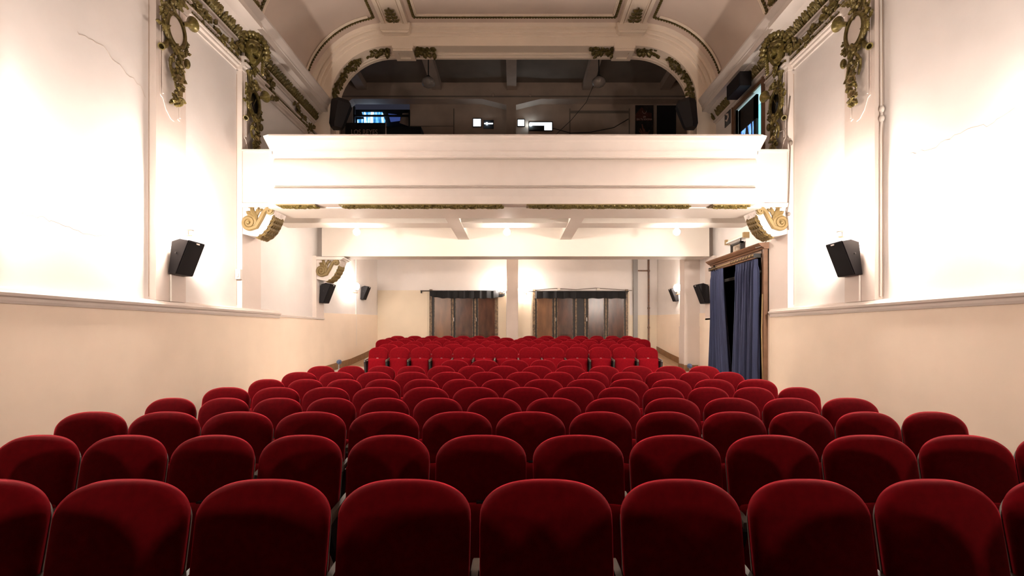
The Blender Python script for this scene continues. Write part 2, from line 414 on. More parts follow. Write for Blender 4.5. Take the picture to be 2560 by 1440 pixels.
# panel borders with gilt beads on the vault
def beads(mb, pts, r=.038, step=.07):
    pts = [Vector(p) for p in pts]; acc = 0
    for a, b in zip(pts, pts[1:]):
        L_ = (b - a).length
        if L_ < 1e-6: continue
        t = step - acc
        while t <= L_:
            p = a + (b - a) * (t / L_); mb.ball(p, (r, r, r * .9), 6, 4); t += step
        acc = (acc + L_) % step
ZC = 9.26
tc_ = []
def cove_curve(sg, yy, inset=.03):
    A = [(x, z) for x, z in arch(.50 - inset, n=18, zbot=7.3) if z > 7.62 and x < -3.45]
    return [(sg * -x * -1 if sg < 0 else -x, yy, z) for x, z in A]
panel_objs = []
pr = empty('ceiling_panel', (0, 12.7, ZC), 'large flat centre ceiling panel outlined by gilt bead moulding', 'ceiling panel', 'beaded panels of the vault')
mb = MB(); rect = [(-2.48, 6.4, ZC), (-2.48, 12.68, ZC), (2.53, 12.68, ZC), (2.53, 6.4, ZC), (-2.48, 6.4, ZC)]
beads(mb, [(x, y - 12.7, z - ZC - .02) for x, y, z in rect]); mb.build('bead_moulding', M['gold'], pr)
mb = MB()
for k, (e, h) in enumerate(((.055, .03), (.085, .02))):
    r = [(-2.48 + e, 6.4 + e), (-2.48 + e, 12.68 - e), (2.53 - e, 12.68 - e), (2.53 - e, 6.4 + e)]
    for (x0, y0), (x1, y1) in zip(r, r[1:] + r[:1]):
        mb.box(min(x0, x1) - .012, max(x0, x1) + .012, min(y0, y1) - .012 - 12.7, max(y0, y1) + .012 - 12.7, -h, .03)
mb.build('inner_fillet', M['arch'], pr, smooth=False)
for s in (-1, 1):
    for k, (ya, yb) in enumerate(((10.27, 12.66), (7.15, 9.6))):
        if s < 0: lab = ['curved left vault panel nearest the arch, edged with gilt beads', 'curved left vault panel cut by the top of the photo, edged with gilt beads'][k]
        else: lab = ['curved right vault panel nearest the arch, edged with gilt beads', 'curved right vault panel cut by the top of the photo, edged with gilt beads'][k]
        pr = empty('ceiling_panel', (s * 4.3, yb, 8.6), lab, 'ceiling panel', 'beaded panels of the vault')
        cv = [(x, z) for x, z in arch(.47, n=22, zbot=7.3) if x < -3.45 and z > 7.7]
        cv = [(-5.1, 7.72)] + cv[1:] + [(-3.47, 9.22)]
        def L3(y, inset=0): return [(s * -x if s > 0 else x, y, z) for x, z in cv]
        near = L3(ya); far = L3(yb)
        path = [far[0]] + far[1:] + [(near[-1])] + near[::-1][1:] + [far[0]]
        mb = MB(); beads(mb, [(x - s * 4.3, y - yb, z - 8.6) for x, y, z in path]); mb.build('bead_moulding', M['gold'], pr)
        mb = MB()
        for inset in (.06, .1):
            A = L3(yb - inset)[1:-1]; B = L3(ya + inset)[1:-1]
            for Q in (A, B): mb.tube([(x - s * 4.3, y - yb, z - 8.6) for x, y, z in Q], .016, 5)
        mb.build('inner_fillet', M['arch'], pr)

# ------------------------------------------------------------------ balcony front and the beams under it
prof = [(9.60, 4.86), (8.88, 4.88), (8.87, 4.85), (8.89, 4.83), (8.90, 4.79), (8.94, 4.76), (8.965, 4.70), (8.985, 4.66), (8.985, 4.635), (9.02, 4.63), (9.03, 4.57), (9.045, 4.565), (9.05, 4.545), (9.11, 4.54)]
for i in range(0, 15):            # pulvinated frieze
    an = PI * i / 14; prof.append((9.12 - .09 * math.sin(an), 4.535 - .245 * (1 - math.cos(an)) ))
prof += [(9.10, 4.04), (9.07, 4.03), (9.06, 4.01), (9.08, 4.00), (9.05, 3.985), (8.99, 3.975), (8.985, 3.96), (8.99, 3.95), (9.00, 3.94), (9.04, 3.86), (9.05, 3.84), (9.05, 3.715), (9.60, 3.715)]
mb = MB().prism(prof, 'x', -4.25, 4.30)
# top cornice mitred outwards at both ends
for s, e in ((-1, -4.25), (1, 4.30)):
    mb.add([(e, 8.88, 4.88), (e + s * .13, 8.95, 4.88), (e + s * .13, 9.45, 4.88), (e, 9.45, 4.88), (e, 9.02, 4.58), (e, 9.45, 4.58), (e + s * .12, 8.96, 4.84), (e + s * .12, 9.45, 4.84), (e, 8.90, 4.84)],
           [(0, 1, 2, 3), (0, 8, 6, 1), (8, 4, 6), (1, 6, 7, 2), (6, 4, 5, 7)] if s > 0 else [(3, 2, 1, 0), (1, 6, 8, 0), (6, 4, 8), (2, 7, 6, 1), (7, 5, 4, 6)])
recalc(mb.build('wall_balcony', M['trim'], ang=30, kind='structure'))
mb = MB().box(-5.15, 5.2, 9.45, 9.75, 3.80, 4.78).box(-5.02, 5.07, 9.41, 9.75, 4.78, 4.81)
mb.build('wall_balcony_beam', M['pink'], smooth=False, kind='structure')
# soffit of the front beam
mb = MB().box(-4.45, 4.5, 9.3, 10.13, 3.70, 4.2)
mb.box(-5.1, 5.15, 9.5, 10.13, 3.802, 4.2)
mb.build('trim_32', M['beam'], smooth=False, kind='structure')
# transverse and longitudinal beams, ceiling slab, deep rear beam
mb = MB().box(-5.1, 5.16, 11.05, 11.56, 3.80, 4.3)
for xc in (-1.27, 1.32):
    mb.box(xc - .14, xc + .14, 10.1, 13.1, 3.795, 4.3)
mb.build('trim_33', M['beam'], smooth=False, kind='structure')
MB().box(-4.88, 4.98, 13.03, 13.6, 3.37, 4.3).build('trim_34', M['beam'], smooth=False, kind='structure')
MB().box(-5.2, 5.25, 9.5, 13.7, 4.22, 4.45).build('ceiling_under_balcony', M['beam'], smooth=False, kind='structure')
MB().box(-6.6, 6.6, 13.6, 19.2, 4.15, 4.3).build('ceiling_rear', M['beam'], smooth=False, kind='structure')
# gilt strips set into the soffit of the front beam
gstr = [(699, 795, 'short gilt leaf strip at the left end of the beam under the balcony'), (853, 1256, 'long gilt leaf strip left of centre under the balcony beam'), (1316, 1716, 'long gilt leaf strip right of centre under the balcony beam'), (1775, 1868, 'short gilt leaf strip at the right end of the beam under the balcony')]
for k, (pa, pb, lab) in enumerate(gstr):
    xa, xb = (pa - CX) / F * 9.2, (pb - CX) / F * 9.2
    pr = empty('gilt_strip', ((xa + xb) / 2, 9.16, 3.70), lab, 'ornament', 'gilt leaf strips under the balcony')
    w_ = (xb - xa) / 2; mb = MB().box(-w_, w_, -.10, .13, -.005, .02); mb.build('backing', M['gold_flat'], pr, smooth=False)
    mb = MB(); x = -w_ + .04; r_ = random.Random(k)
    while x < w_ - .03:
        for yy in (-.06, .05): leaf_mesh(mb, (x, yy, -.005), (r_.uniform(.6, 1), r_.uniform(-.5, .5), 0), (0, 0, -1), .085, .035, .25, 2)
        x += .05
    mb.build('leaf_relief', M['gold'], pr)

# ------------------------------------------------------------------ rear of the stalls
mb = MB()
mb.add([(-5.1, 13.5, 0), (-5.1, 13.5, 4.3), (-4.955, REAR, 4.3), (-4.955, REAR, 0), (-5.5, 13.5, 0), (-5.5, 13.5, 4.3), (-5.5, REAR, 4.3), (-5.5, REAR, 0)], [(0, 3, 2, 1), (4, 5, 6, 7), (0, 1, 5, 4), (2, 3, 7, 6)])
mb.build('wall_left_rear', M['plaster'], smooth=False, kind='structure')
mb = MB()
mb.add([(5.16, 13.5, 0), (5.16, 13.5, 4.3), (5.217, REAR, 4.3), (5.217, REAR, 0), (5.7, 13.5, 0), (5.7, 13.5, 4.3), (5.7, REAR, 4.3), (5.7, REAR, 0)], [(0, 1, 2, 3), (4, 7, 6, 5), (0, 4, 5, 1), (2, 6, 7, 3)])
mb.build('wall_right_rear', M['plaster'], smooth=False, kind='structure')
for nm_, s, xa, xb in (('wall_left_rear_dado', -1, 5.085, 4.94), ('wall_right_rear_dado', 1, 5.145, 5.20)):
    mb = MB().add([(s * xa, 13.5, 0), (s * xa, 13.5, 1.95), (s * xb, REAR, 2.05), (s * xb, REAR, 0), (s * (xa + .1), 13.5, 0), (s * (xa + .1), 13.5, 1.95), (s * (xb + .1), REAR, 2.05), (s * (xb + .1), REAR, 0)],
                  [(0, 3, 2, 1), (4, 5, 6, 7), (1, 2, 6, 5), (0, 1, 5, 4), (3, 7, 6, 2)])
    recalc(mb.build(nm_, M['dado'], smooth=False, kind='structure'))
MB().box(-5.5, 5.7, REAR, REAR + .3, 0, 4.3).build('wall_back', M['plaster'], smooth=False, kind='structure')
# painted lower part of the rear wall: boxes beside the doors
mb = MB()
for a, b, zt in ((-4.94, -3.06, 2.95), (-.60, -.27, 2.95), (.165, .70, 2.9), (4.10, 5.2, 2.05)):
    mb.box(a, b, REAR - .015, REAR, 0, zt)
for a, b in ((-3.19, -3.12), (-.57, -.53), (.62, .66), (4.14, 4.2)): mb.box(a, b, REAR - .035, REAR, 0, 2.9)
mb.build('trim_35', mat('rear_cream_paint', (.80, .70, .55), .6, var=.04, scale=2), smooth=False, kind='structure')
MB().box(-.245, .16, REAR - .45, REAR, 0, 4.3).build('wall_back_pier', M['pink'], smooth=False, kind='structure')
# pier on the right at the end of the curtain wall
MB().box(4.74, 5.3, 14.2, 14.6, .36, 4.3).box(4.72, 5.3, 14.17, 14.62, .3, 1.6).build('wall_right_pier', M['pink'], smooth=False, kind='structure')
# skirting
mb = MB(); 
for s, xa, xb in ((-1, 5.1, 4.955), (1, 5.16, 5.217)):
    ys = [13.52, 14.9, 15.8, 17, 18.6] if s < 0 else [14.62, 15.8, 17, 18.6]
    for a, b in zip(ys, ys[1:]):
        def xx(y): return s * (xa + (xb - xa) * (y - 13.5) / 5.1)
        ia, ib = xx(a), xx(b); o = -s * .03
        mb.add([(ia, a, zf(a)), (ia, a, zf(a) + .19), (ib, b, zf(b) + .19), (ib, b, zf(b)), (ia + o, a, zf(a)), (ia + o, a, zf(a) + .19), (ib + o, b, zf(b) + .19), (ib + o, b, zf(b))],
               [(0, 1, 2, 3), (4, 7, 6, 5), (1, 5, 6, 2), (0, 4, 5, 1), (3, 2, 6, 7)])
mb.box(4.70, 4.74, 14.2, 14.62, .36, .55); mb.box(4.70, 5.1, 14.14, 14.17, .33, .53)
recalc(mb.build('baseboard_rear', M['base'], smooth=False, kind='structure'))

# double doors in the rear wall, wooden panels in dark frames
def rear_doors(idx, xa, xb, panels, posts, label):
    z0, z1 = zf(REAR), 2.93
    root = bpy.data.objects.new('door_%d' % idx, None); COL.objects.link(root); root.location = ((xa + xb) / 2, REAR, z0); root['kind'] = 'structure'; root['label'] = label
    cx = (xa + xb) / 2; H = z1 - z0
    MB().box(xa - cx, xb - cx, -.05, -.005, 0, H).build('frame', M['door_frame'], root, smooth=False)
    mb = MB()
    for e in (xa, xb): mb.box(e - cx - .045, e - cx + .045, -.085, -.0, 0, H + .05)
    for p in posts: mb.box(p - cx - .03, p - cx + .03, -.075, -.04, 0, H)
    mb.build('architrave', M['door_edge'], root, smooth=False)
    for k, (pa, pb, mm) in enumerate(panels):
        lf = MB().box(pa - cx - .05, pb - cx + .05, -.07, -.045, .02, H - .02).build('door_leaf', M['door_frame'], root, smooth=False)
        mb = MB().prism([(pa - cx - .02, .16), (pb - cx + .02, .16), (pb - cx + .02, H - .05), (pa - cx - .02, H - .05)], 'y', -.08, -.069)
        mb.build('moulding', M['door_edge'], lf, smooth=False)
        MB().box(pa - cx, pb - cx, -.088, -.079, .18, H - .07).build('panel', M[mm], lf, smooth=False)
        if k in (1, 2): MB().tube([((pa if k == 2 else pa) - cx - .07, -.09, 1.1), ((pa) - cx - .07, -.14, 1.1), ((pa) - cx - .07, -.14, 1.22), ((pa) - cx - .07, -.09, 1.22)], .012, 6).build('handle', M['badge'], lf)
    return root
def xr(px): return (px - CX) / F * (REAR - .07)
rear_doors(1, xr(1077), xr(1242), [(xr(1087), xr(1127), 'door_wood2'), (xr(1140), xr(1181), 'door_wood'), (xr(1196), xr(1237), 'door_wood')], [xr(1132), xr(1188)], 'brown panelled triple door in the rear wall left of the pier')
rear_doors(2, xr(1335), xr(1567), [(xr(1343), xr(1380), 'door_wood2'), (xr(1394), xr(1431), 'door_wood'), (xr(1471), xr(1509), 'door_wood'), (xr(1521), xr(1559), 'door_wood')], [xr(1387), xr(1440), xr(1463), xr(1515)], 'brown panelled four-leaf door in the rear wall right of the pier')

def valance(xa, xb, z, h, label, sag):
    n = 60; mb = MB(); vs = []; fs = []
    cx = (xa + xb) / 2
    for i in range(n + 1):
        t = i / n; x = xa + (xb - xa) * t - cx; dy = -.14 - .025 * math.sin(t * 60) - .01 * math.sin(t * 143)
        hb = h * (1 - .35 * (abs(2 * t - 1) ** 6) * sag) + .012 * math.sin(t * 47)
        vs += [(x, dy, 0), (x, dy - .02, -hb), (x, dy + .03, -hb), (x, dy + .04, 0)]
        if i: a = 4 * (i - 1); fs += [(a, a + 1, a + 5, a + 4), (a + 1, a + 2, a + 6, a + 5), (a + 2, a + 3, a + 7, a + 6), (a + 3, a, a + 4, a + 7)]
    fs += [(0, 3, 2, 1), (4 * n, 4 * n + 1, 4 * n + 2, 4 * n + 3)]
    root = empty('door_valance', (cx, REAR, z), label, 'curtain', 'black valances over the rear doors')
    mb.add(vs, fs).build('cloth', M['cloth'], root)
    mb = MB().tube([(xa - cx - .35, -.12, 0), (xb - cx + .1, -.12, 0)], .018, 6)
    for x in (xa - cx - .33, 0, xb - cx + .05): mb.box(x - .015, x + .015, -.12, 0, -.08, .02)
    mb.build('rod', M['cable_k'], root)
valance(xr(1076), xr(1262), 2.92, .27, 'sagging black cloth valance over the left rear door', 1)
valance(xr(1338), xr(1564), 2.90, .25, 'straight black cloth valance over the right rear door', 0)

# pipes
MB().box(xr(1583), xr(1593), REAR - .16, REAR, zf(REAR), 4.3).build('duct', M['pipe'], smooth=False, label='grey square duct running down the rear wall', category='duct')
mb = MB().tube([(xr(1622), REAR - .06, zf(REAR)), (xr(1622), REAR - .06, 4.2)], .03, 8).tube([(xr(1595), REAR - .08, 3.65), (xr(1622), REAR - .07, 3.65)], .022, 8)
for z in (1.6, 2.3, 3.65): mb.lathe([(.045, -.03), (.045, .03)], (xr(1622), REAR - .06, z), (0, 0, 1), 8)
tag(mb.build('wall_pipe', M['pipe_red']), 'rusty vertical pipe with a side branch in the rear right corner', 'pipe')
# cables above right rear door
mb = MB().tube([(xr(1300), REAR - .05, 2.98), (xr(1335), REAR - .05, 2.95), (xr(1390), REAR - .05, 3.02), (xr(1440), REAR - .05, 2.97), (xr(1490), REAR - .05, 3.03), (xr(1580), REAR - .05, 2.94)], .012, 5)
mb2 = MB()
root = empty('ceiling_cable', (xr(1440), REAR - .05, 2.97), 'pale cable with two junction boxes above the right rear door', 'cable')
mb.shift(-xr(1440), -(REAR - .05), -2.97).build('cable', M['cable'], root)
for px in (1397, 1496): MB().box(-.05, .05, -.04, .03, -.04, .03).shift(xr(px) - xr(1440), 0, .02).build('junction_box', M['white_metal'], root, smooth=False)

# ------------------------------------------------------------------ doorway with blue curtains, right wall
a, b, t = LOWDOOR; wf = WF[1]
root = bpy.data.objects.new('door_3', None); COL.objects.link(root); root.location = (wf, (a + b) / 2, 0); root['kind'] = 'structure'; root['label'] = 'brown wooden door surround in the right wall behind blue curtains'
cy = (a + b) / 2; A, B = a - cy, b - cy
mb = MB()
for e, sg in ((A, -1), (B, 1)):
    mb.box(-.05, .12, e, e + sg * .13, .1, t + .08); mb.box(-.08, .0, e + sg * .09, e + sg * .15, .1, t + .08); mb.box(-.065, .0, e + sg * .01, e + sg * .04, .1, t)
mb.box(-.05, .12, A - .13, B + .13, t - .02, t + .10); mb.box(-.07, .0, A, B, t - .05, t - .01)
mb.build('surround', M['frame_wood'], root, smooth=False)
recalc(MB().prism([(0, t + .08), (-.09, t + .08), (-.11, t + .11), (-.14, t + .12), (-.20, t + .17), (-.21, t + .19), (0, t + .21)], 'y', A - .2, B + .2).build('cornice', M['frame_wood'], root, smooth=False))
mb = MB().box(.15, .9, A - .02, A, .1, t).box(.15, .9, B, B + .02, .1, t).box(.15, .9, A, B, t, t + .02).box(.88, .9, A, B, .1, t).box(.12, .16, A, B, t - .35, t - .28)
mb.build('reveal', M['door_frame'], root, smooth=False)
mb = MB()
for k in range(2):
    y0 = A + .1 + k * 1.25
    mb.box(.5, .55, y0, y0 + 1.05, .12, t - .4)
    for z0, z1 in ((.4, 1.2), (1.35, 2.4)): mb.box(.47, .5, y0 + .15, y0 + .9, z0, z1)
mb.box(.1, .16, A + 1.2, A + 1.32, .12, t - .3)
mb.build('inner_door', M['frame_wood'], root, smooth=False)
# rod, rings, curtains
root = empty('curtain_rod', (4.86, cy, 2.98), 'dark curtain rod with rings under the door cornice', 'curtain rod')
MB().tube([(0, A + .0, .02), (0, B - .02, 0)], .022, 8).build('rod', M['brass'], root)
mb = MB()
for y in [A + .12 + .14 * k for k in range(8)] + [.75, .85, .95, 1.05]:
    mb.tube([(.032 * math.cos(q * PI / 5), y, .01 + .032 * math.sin(q * PI / 5)) for q in range(11)], .005, 4)
mb.build('ring', M['black'], root)
mb = MB()
for y in (A, B - .02): mb.box(-.02, .2, y - .015, y + .015, -.03, .05)
mb.build('bracket', M['black'], root, smooth=False)
def curtain(ya, yb, yba, ybb, ztop, zbot, folds, label, seed, lean=0.0):
    nx, nz = 110, 26; rnd = random.Random(seed); ph = [rnd.uniform(0, 6) for _ in range(4)]
    vs = []; fs = []
    for j in range(nz + 1):
        v = j / nz; z = ztop + (zbot - ztop) * v
        e = v ** 1.3
        y0 = ya + (yba - ya) * e; y1 = yb + (ybb - yb) * e
        for i in range(nx + 1):
            u = i / nx
            amp = .035 + .03 * v
            x = amp * math.sin(u * folds * 2 * PI + ph[0] + .6 * math.sin(v * 2 + ph[1])) + .02 * math.sin(u * folds * PI * 1.3 + ph[2] + v * 1.5) * v + .012 * math.sin(u * folds * 4 * PI + v)
            if v < .04: x *= .5
            vs.append((x + lean * v, y0 + (y1 - y0) * u + .012 * math.sin(u * 30 + v * 3), z + (.02 * math.sin(u * folds * 2 * PI) if j == 0 else 0)))
    for j in range(nz):
        for i in range(nx):
            q = j * (nx + 1) + i; fs.append((q, q + 1, q + nx + 2, q + nx + 1))
    m = len(vs); vs += [(x + .012, y, z) for x, y, z in vs]; fs += [tuple(k + m for k in f[::-1]) for f in fs]
    for i in range(nx): fs += [(i, i + m, i + 1 + m, i + 1), (nz * (nx + 1) + i, nz * (nx + 1) + i + 1, nz * (nx + 1) + i + 1 + m, nz * (nx + 1) + i + m)]
    for j in range(nz):
        q = j * (nx + 1); fs += [(q, q + nx + 1, q + nx + 1 + m, q + m), (q + nx, q + nx + m, q + 2 * nx + 1 + m, q + 2 * nx + 1)]
    cyy = (ya + yb) / 2
    o = MB().add(vs, fs).shift(0, -cyy, -zbot).build('blue_curtain', M['curtain'], ang=80)
    o.location = (4.87, cyy, zbot); tag(o, label, 'curtain', 'blue curtains of the side doorway'); return o
curtain(10.26, 11.26, 10.26, 11.34, 2.90, .18, 8, 'wider blue velvet curtain hanging on the near side of the doorway', 3)
curtain(11.92, 12.66, 11.46, 12.72, 2.92, .24, 6, 'blue velvet curtain bunched at the far side of the doorway', 5)
# small lamp housing and frame above the door
def wl(px, py, x):   # point on a plane x = const on the side walls
    d = x * F / (px - CX); return (x, d, EYE - (py - CY) / F * d)
p0 = wl(1866, 591, 5.10); p1 = wl(1818, 603, 5.10)
root = empty('tube_lamp', (5.16, (p0[1] + p1[1]) / 2, (p0[2] + p1[2]) / 2), 'unlit fluorescent tube fitting on the wall above the curtained doorway', 'lamp')
L_ = (p1[1] - p0[1]) / 2
MB().box(-.07, 0, -L_, L_, -.05, .05).build('housing', M['white_metal'], root, smooth=False)
MB().tube([(-.10, -L_ + .05, -.02), (-.10, L_ - .05, -.02)], .02, 8).build('tube', mat('tube_glass', (.8, .78, .74), .3), root)
MB().box(-.12, 0, -L_ - .01, -L_ + .06, -.06, .06).build('end_cap', M['brass'], root, smooth=False); MB().box(-.12, 0, L_ - .06, L_ + .01, -.06, .06).build('end_cap', M['brass'], root, smooth=False)
q = wl(1846, 628, 5.12)
root = empty('framed_picture', (5.12, q[1], 3.235), 'small dark framed picture leaning on the doorway cornice', 'picture')
mb = MB()
for y0, y1, z0, z1 in ((-.27, -.22, 0, .24), (.22, .27, 0, .24), (-.27, .27, 0, .04), (-.27, .27, .20, .24)): mb.box(-.07, 0, y0, y1, z0, z1)
mb.build('frame', M['door_frame'], root, smooth=False)
MB().box(-.03, -.01, -.22, .22, .04, .20).build('print', mat('faded_print', (.45, .38, .30), .5, var=.6, scale=9, col2=(.12, .08, .05)), root, smooth=False)
MB().tube([(-.05, -.24, .24), (-.06, -.26, .30)], .012, 5).build('hook', M['door_frame'], root)
mb = MB().tube([wl(1990 - 55, 587, 5.03), wl(1925, 592, 5.04), wl(1915, 604, 5.05), wl(1905, 612, 4.98), wl(1896, 618, 4.92), wl(1886, 614, 4.9), wl(1890, 620, 4.88), wl(1902, 616, 4.9), wl(1912, 606, 4.98)], .008, 5)
tag(mb.build('loose_cable', M['cable']), 'tangled loose wire over the corner of the doorway cornice', 'cable')
mb = MB().tube([(4.93, 10.14, 2.2), (4.92, 10.16, 1.5), (4.9, 10.1, .9), (4.93, 10.12, .3), (4.95, 10.16, .1)], .014, 5)
tag(mb.build('hanging_cable', M['brass']), 'brown cable hanging down the near edge of the doorway', 'cable')

# ------------------------------------------------------------------ balcony room behind the arch
BW = 6.4
mb = MB()
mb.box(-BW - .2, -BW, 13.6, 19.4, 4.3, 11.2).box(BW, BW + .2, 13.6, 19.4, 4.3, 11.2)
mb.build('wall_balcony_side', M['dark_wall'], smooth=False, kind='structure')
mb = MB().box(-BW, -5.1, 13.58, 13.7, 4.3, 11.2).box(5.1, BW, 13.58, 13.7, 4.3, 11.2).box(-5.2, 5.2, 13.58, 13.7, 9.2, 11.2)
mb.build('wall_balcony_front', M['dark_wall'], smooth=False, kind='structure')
# upper part of the rear wall (beam with chamfered bays below)
RB = 18.5
def Xb(px): return (px - CX) / F * RB
def Zb(py): return EYE - (py - CY) / F * RB
mb = MB()
poly = [(-BW, 11.2), (-BW, Zb(252)), (Xb(862), Zb(262)), (Xb(880), Zb(247)), (Xb(1205), Zb(247)), (Xb(1266), Zb(262)), (Xb(1266), 4.3), (Xb(1290), 4.3), (Xb(1290), Zb(262)), (Xb(1352), Zb(247)), (Xb(1700), Zb(247)), (Xb(1735), Zb(258)), (BW, Zb(252)), (BW, 11.2)]
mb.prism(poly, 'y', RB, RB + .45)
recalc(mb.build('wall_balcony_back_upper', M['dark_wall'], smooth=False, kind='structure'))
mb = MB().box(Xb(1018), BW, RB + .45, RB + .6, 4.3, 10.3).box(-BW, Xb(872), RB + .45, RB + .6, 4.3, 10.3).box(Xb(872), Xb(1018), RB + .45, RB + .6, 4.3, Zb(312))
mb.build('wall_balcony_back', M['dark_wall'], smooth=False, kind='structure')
mb = MB()
for px in (1131, 1428, 1580): mb.box(Xb(px) - .02, Xb(px) + .02, RB + .43, RB + .46, 8, 9.7)
mb.box(Xb(1428), Xb(1580), RB + .42, RB + .46, Zb(270), Zb(264))
mb.box(Xb(1018), Xb(1131), RB + .435, RB + .452, Zb(303) - .01, Zb(303) + .01)
mb.box(-BW, BW, RB - .03, RB, Zb(243), Zb(240))
mb.build('trim_36', M['dark_ceil'], smooth=False, kind='structure')
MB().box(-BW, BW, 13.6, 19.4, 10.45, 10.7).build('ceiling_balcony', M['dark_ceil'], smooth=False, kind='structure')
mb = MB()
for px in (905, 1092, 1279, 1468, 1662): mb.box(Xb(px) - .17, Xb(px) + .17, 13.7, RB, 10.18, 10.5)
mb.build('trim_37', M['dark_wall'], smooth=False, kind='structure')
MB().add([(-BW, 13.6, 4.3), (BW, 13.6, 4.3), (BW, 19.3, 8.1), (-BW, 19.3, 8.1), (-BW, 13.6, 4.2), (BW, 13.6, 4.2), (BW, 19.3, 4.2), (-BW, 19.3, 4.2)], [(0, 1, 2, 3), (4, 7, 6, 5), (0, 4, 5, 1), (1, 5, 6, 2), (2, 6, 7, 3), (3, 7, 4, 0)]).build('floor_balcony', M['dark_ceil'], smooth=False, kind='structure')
# left opening: its blue screen reflection is painted as glowing panes
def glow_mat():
    m, N, L, b = nt('painted_blue_glow'); b.inputs['Base Color'].default_value = (.02, .03, .06, 1); b.inputs['Roughness'].default_value = .2
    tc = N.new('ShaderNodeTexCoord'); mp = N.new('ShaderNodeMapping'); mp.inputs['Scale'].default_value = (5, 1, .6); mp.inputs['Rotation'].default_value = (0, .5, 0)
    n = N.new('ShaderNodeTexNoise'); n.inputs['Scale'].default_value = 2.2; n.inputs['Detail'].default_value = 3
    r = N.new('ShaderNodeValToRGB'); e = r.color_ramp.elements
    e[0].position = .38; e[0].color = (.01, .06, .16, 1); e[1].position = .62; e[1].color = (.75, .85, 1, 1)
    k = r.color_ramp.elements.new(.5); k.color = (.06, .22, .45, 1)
    L.new(tc.outputs['Object'], mp.inputs[0]); L.new(mp.outputs[0], n.inputs['Vector']); L.new(n.outputs['Fac'], r.inputs[0]); L.new(r.outputs[0], b.inputs['Emission Color']); b.inputs['Emission Strength'].default_value = .55  # streaked blue glow painted into the emission colour
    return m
root = bpy.data.objects.new('window_1', None); COL.objects.link(root); root['kind'] = 'structure'; root.location = (Xb(945), RB + .5, Zb(312)); root['label'] = 'window at the left of the balcony with a painted blue reflection'
def lx(px): return Xb(px) - Xb(945)
def lz(py): return Zb(py) - Zb(312)
mb = MB().box(lx(872), lx(1018), .3, .34, lz(316), lz(250)); mb.build('back_panel', M['cloth'], root, smooth=False)
MB().prism([(lx(890), lz(259)), (lx(943), lz(259)), (lx(950), lz(280)), (lx(949), lz(288)), (lx(952), lz(306)), (lx(904), lz(308)), (lx(898), lz(300)), (lx(878), lz(300)), (lx(878), lz(278)), (lx(896), lz(277))], 'y', .22, .26).build('painted_glow_pane', glow_mat(), root, smooth=False)
MB().prism([(lx(958), lz(262)), (lx(990), lz(266)), (lx(988), lz(280)), (lx(964), lz(283))], 'y', .24, .28).build('dim_pane', emat('dim_blue', (.012, .02, .07), .5), root, smooth=False)
MB().prism([(lx(996), lz(263)), (lx(1012), lz(262)), (lx(1016), lz(298)), (lx(988), lz(288))], 'y', .18, .2).build('curtain_scrap', M['dark_wall'], root, smooth=False)
mb = MB().box(lx(872), lx(1018), .0, .06, lz(276.5), lz(272)); mb.box(lx(872), lx(876), 0, .1, lz(316), lz(250)); mb.box(lx(1015), lx(1019), -.06, .1, lz(316), lz(262)); mb.build('window_frame', M['door_frame'], root, smooth=False)
# projector ports
def port(i, x0, x1, y0, y1, lab, lit, notch=None):
    rt = bpy.data.objects.new('window_%d' % i, None); COL.objects.link(rt); rt['kind'] = 'structure'; rt['label'] = lab
    cx, cz = (Xb(x0) + Xb(x1)) / 2, (Zb(y0) + Zb(y1)) / 2; rt.location = (cx, RB + .45, cz)
    hw, hh = (Xb(x1) - Xb(x0)) / 2, abs(Zb(y0) - Zb(y1)) / 2
    mb = MB()
    for a_, b_, c_, d_ in ((-hw - .03, -hw, -hh, hh), (hw, hw + .03, -hh, hh), (-hw - .03, hw + .03, hh, hh + .03), (-hw - .03, hw + .03, -hh - .03, -hh)): mb.box(a_, b_, -.03, 0, c_, d_)
    mb.build('port_frame', M['door_frame'], rt, smooth=False)
    MB().box(-hw, hw, -.02, -.005, -hh, hh).build('port_pane', lit, rt, smooth=False)
    return rt, hw, hh
lit = emat('lit_port', (.80, .90, 1.0), .6); hot = emat('projector_beam', (.7, .88, 1.0), 8.0); dark = M['sign_k']
port(2, 1181, 1200, 285, 304, 'square lit projection port at left of the balcony pier', lit)
rt, hw, hh = port(3, 1209, 1231, 290, 308, 'dark projection port with a bright projector slit', dark)
MB().box(-hw, hw, -.035, -.02, .01, .05).build('lit_slit', lit, rt, smooth=False); MB().ball((-.06, -.05, .03), .035, 8, 6).build('projector_lens', hot, rt)
port(4, 1295, 1311, 287, 303, 'square lit projection port just right of the balcony pier', lit)
rt, hw, hh = port(5, 1325, 1382, 294, 314, 'wide lit projection port with a bright projector lens', lit)
MB().box(-hw, hw * .32, -.06, -.02, -hh, hh * .1).build('projector_body', M['door_frame'], rt, smooth=False); MB().ball((-hw + .04, -.07, hh * .35), .06, 8, 6).build('projector_lens', hot, rt)

